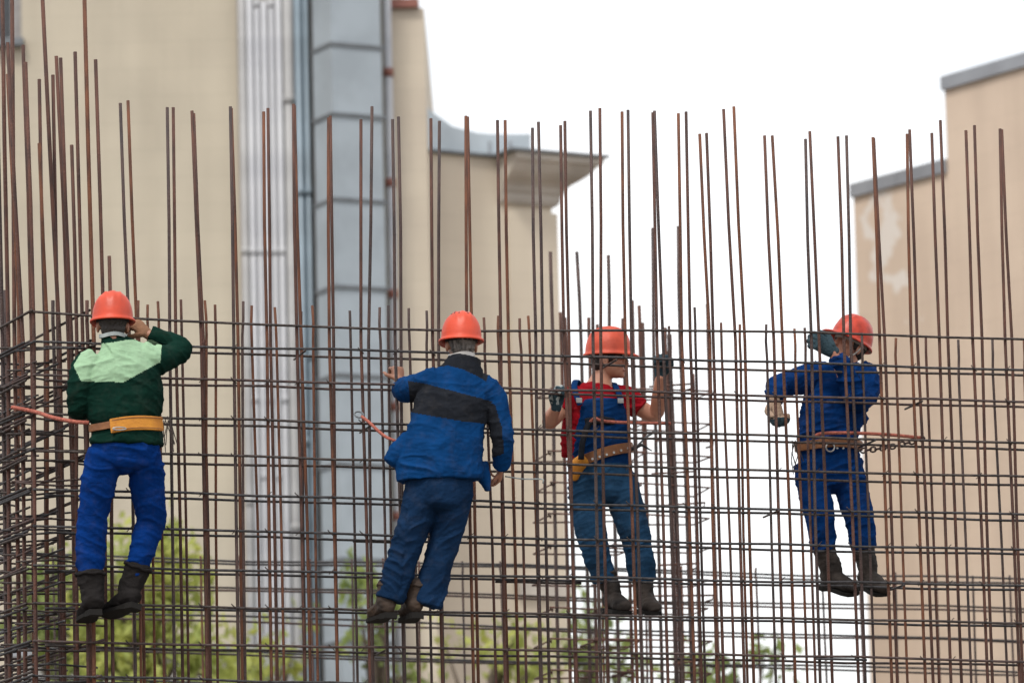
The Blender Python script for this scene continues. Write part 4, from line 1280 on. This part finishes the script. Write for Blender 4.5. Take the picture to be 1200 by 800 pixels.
mesh_obj('jaw', *tube([J(746, 523, -.17), J(757, 512, -.18), J(766, 506, -.18), J(769, 505, -.18)], [.005, .006, .009, .004], 8), M['zinc_d'], sp, True)

# ================= worker in blue overalls, beyond the mesh, looking up
J = lambda x, y, d=0.0: PW(x, y, B3 + d)
P4 = person('worker in bright blue suit with gloved hand raised before his face', J(1000, 694, -.05))
H = hmatrix(J(995, 405.5, -.02), -WD * 0.80 + UPV * 0.34 - WN * 0.48, UPV * 0.9 + WD * 0.42)
hA = (J(907, 471, -.18), -UPV * 0.95 + WD * 0.06 - WN * 0.2, -WN * 0.9 + WD * 0.25)
hB = (J(976, 412, -.25), -WD * 0.80 + UPV * 0.50 - WN * 0.05, UPV * 0.1 - WN * 0.2 - WD * 0.1 + WN * 1.0)
gA = dict(curl=(38, 62, 45), s=1.2, thumb=1)
gB = dict(curl=(30, 60, 50), s=1.12, thumb=-1)
body = head_shapes(H) + [loft([(J(996, 414, .0), .054, .06), (J(994, 426, .0), .056, .06), (J(992, 440), .09, .075)], WD),
        loft([(J(972, 535), .13, .09), (J(976, 490), .15, .09), (J(987, 450), .15, .09), (J(993, 434), .08, .07)], WD),
        loft([(J(955, 440), .05), (J(912, 453, -.05), .04), (hA[0], .029)], WN), loft([(J(1018, 443), .05), (J(1003, 470, -.2), .04), (hB[0], .029)], WD),
        loft([(J(952, 545), .08), (J(961, 606, -.06), .05), (J(974, 668, -.04), .032)], WD), loft([(J(990, 545), .08), (J(1007, 602, -.06), .05), (J(1016, 664, -.04), .032)], WD)]
body += hand_shapes(*hA, **gA) + hand_shapes(*hB, **gB)
bo = fuse('body', body, 0.005, P4, [M['skin']], 3)
face_bits(H, bo, M['hair_d'], P4)
hair(H, M['hair_d'], P4, front=-0.004, low=-0.04)
helmet(H, P4, vents=False, visor=0.058, strap=True, hm='helmet3')
jk = [loft([(J(971, 533), .178, .13), (J(971, 512), .176, .132), (J(974, 490), .182, .135), (J(981, 468), .186, .135), (J(987, 450), .184, .122), (J(991, 438), .138, .098), (J(994, 427), .082, .078)], WD, 26, 4, .2),
      loft([(J(968, 440), .085), (J(955, 441), .082), (J(933, 447, -.03), .073), (J(913, 453, -.06), .068), (J(908, 467, -.15), .058)], WN, 18, 5, .2),
      loft([(J(1006, 442), .085), (J(1016, 446, -.02), .082), (J(1012, 464, -.12), .075), (J(1003, 465, -.21), .070), (J(993, 440, -.24), .060), (J(981, 418, -.25), .048)], WD, 18, 5, .2),
      loft([(J(1007, 487, .0), .05), (J(1011, 492, .0), .035), (J(1014, 496, 0), .015)], UPV, 12, 3, .3)]
fuse('jacket', jk, 0.006, P4, [M['overall']], 3, wrinkle(0.0095, 7, 6, 16))
tr = [loft([(J(971, 520), .172, .125), (J(971, 545), .185, .132), (J(972, 566), .165, .12)], WD, 24, 4),
      loft([(J(951, 545), .104), (J(954, 575, -.03), .099), (J(961, 605, -.06), .089), (J(963, 628, -.05), .082), (J(965, 645, -.045), .074)], WD, 20, 5, .15),
      loft([(J(990, 545), .104), (J(998, 575, -.03), .097), (J(1006, 603, -.06), .087), (J(1010, 628, -.05), .080), (J(1012, 642, -.045), .074)], WD, 20, 5, .15)]
fuse('trousers', tr, 0.006, P4, [M['overall']], 3, wrinkle(0.0075, 8, 5, 15))
for h_, g_, m_ in ((hA, gA, M['glove_c']), (hB, gB, M['glove_t'])):
    fuse('glove', hand_shapes(*h_, grow=0.0055, **g_), 0.004, P4, [m_, M['glove_t']], 2,
         matfn=(lambda c, n_: 1 if c.z < hA[0].z - 0.105 else 0) if m_ is M['glove_c'] else None)
boot('boot', J(964, 636, -.04), J(974, 668, -.05), -WN * 0.82 + WD * 0.48 - UPV * 0.30, P4, M['dusty_d'], None, r_shaft=0.062, length=.27)
boot('boot', J(1011, 634, -.04), J(1017, 668, -.05), -WN * 0.92 + WD * 0.20 - UPV * 0.32, P4, M['dusty_d'], None, r_shaft=0.060, length=.27)
bt = belt('safety_belt', J(971, 523), .190, .143, WD, UPV - WD * 0.02, 0.055, M['tan'], P4, 0.009)
mesh_obj('buckle', *tube([J(973 + 5 * math.cos(k * .5236), 524 + 5 * math.sin(k * .5236), -.16) for k in range(12)], .005, 6, closed=True), M['buckle'], bt, True)
for k in range(4):
    c = J(981 + 7 * k, 525, -.156 + .006 * k)
    mesh_obj('stud', *tube([c, c - WN * 0.006], 0.006, 8), M['buckle'], bt)
lanyard('orange rope lanyard stretched from the belt of the worker in blue', [J(955, 512, -.2), J(962, 508, -.24), J(990, 507, -.27), J(1040, 509, -.28), J(1081, 513, -.28)], 0.0105, clip=False)
ch = empty('safety_chain', J(1008, 527, -.1), 'dark chain lanyard running right from the belt of the worker in blue', 'chain', 'safety lanyards')
for k in range(14):
    t = k / 13
    c = J(1006 + 74 * t, 528 - 14 * t + 2.5 * math.sin(math.pi * t), -.12 - .14 * t)
    dr = (J(1080, 514) - J(1006, 528)).normalized()
    sd_ = (UPV if k % 2 else WN); sd_ = (sd_ - dr * sd_.dot(dr)).normalized()
    mesh_obj('link', *tube([c + dr * .019 * math.cos(q * .6283) + sd_ * .014 * math.sin(q * .6283) for q in range(10)], 0.0055, 5, closed=True), M['rust3'], ch, True)
wire_bundle('bundle of dark tie wire hanging at the hip of the worker in blue', J(931, 520, -.06), 12, 0.2, 9)
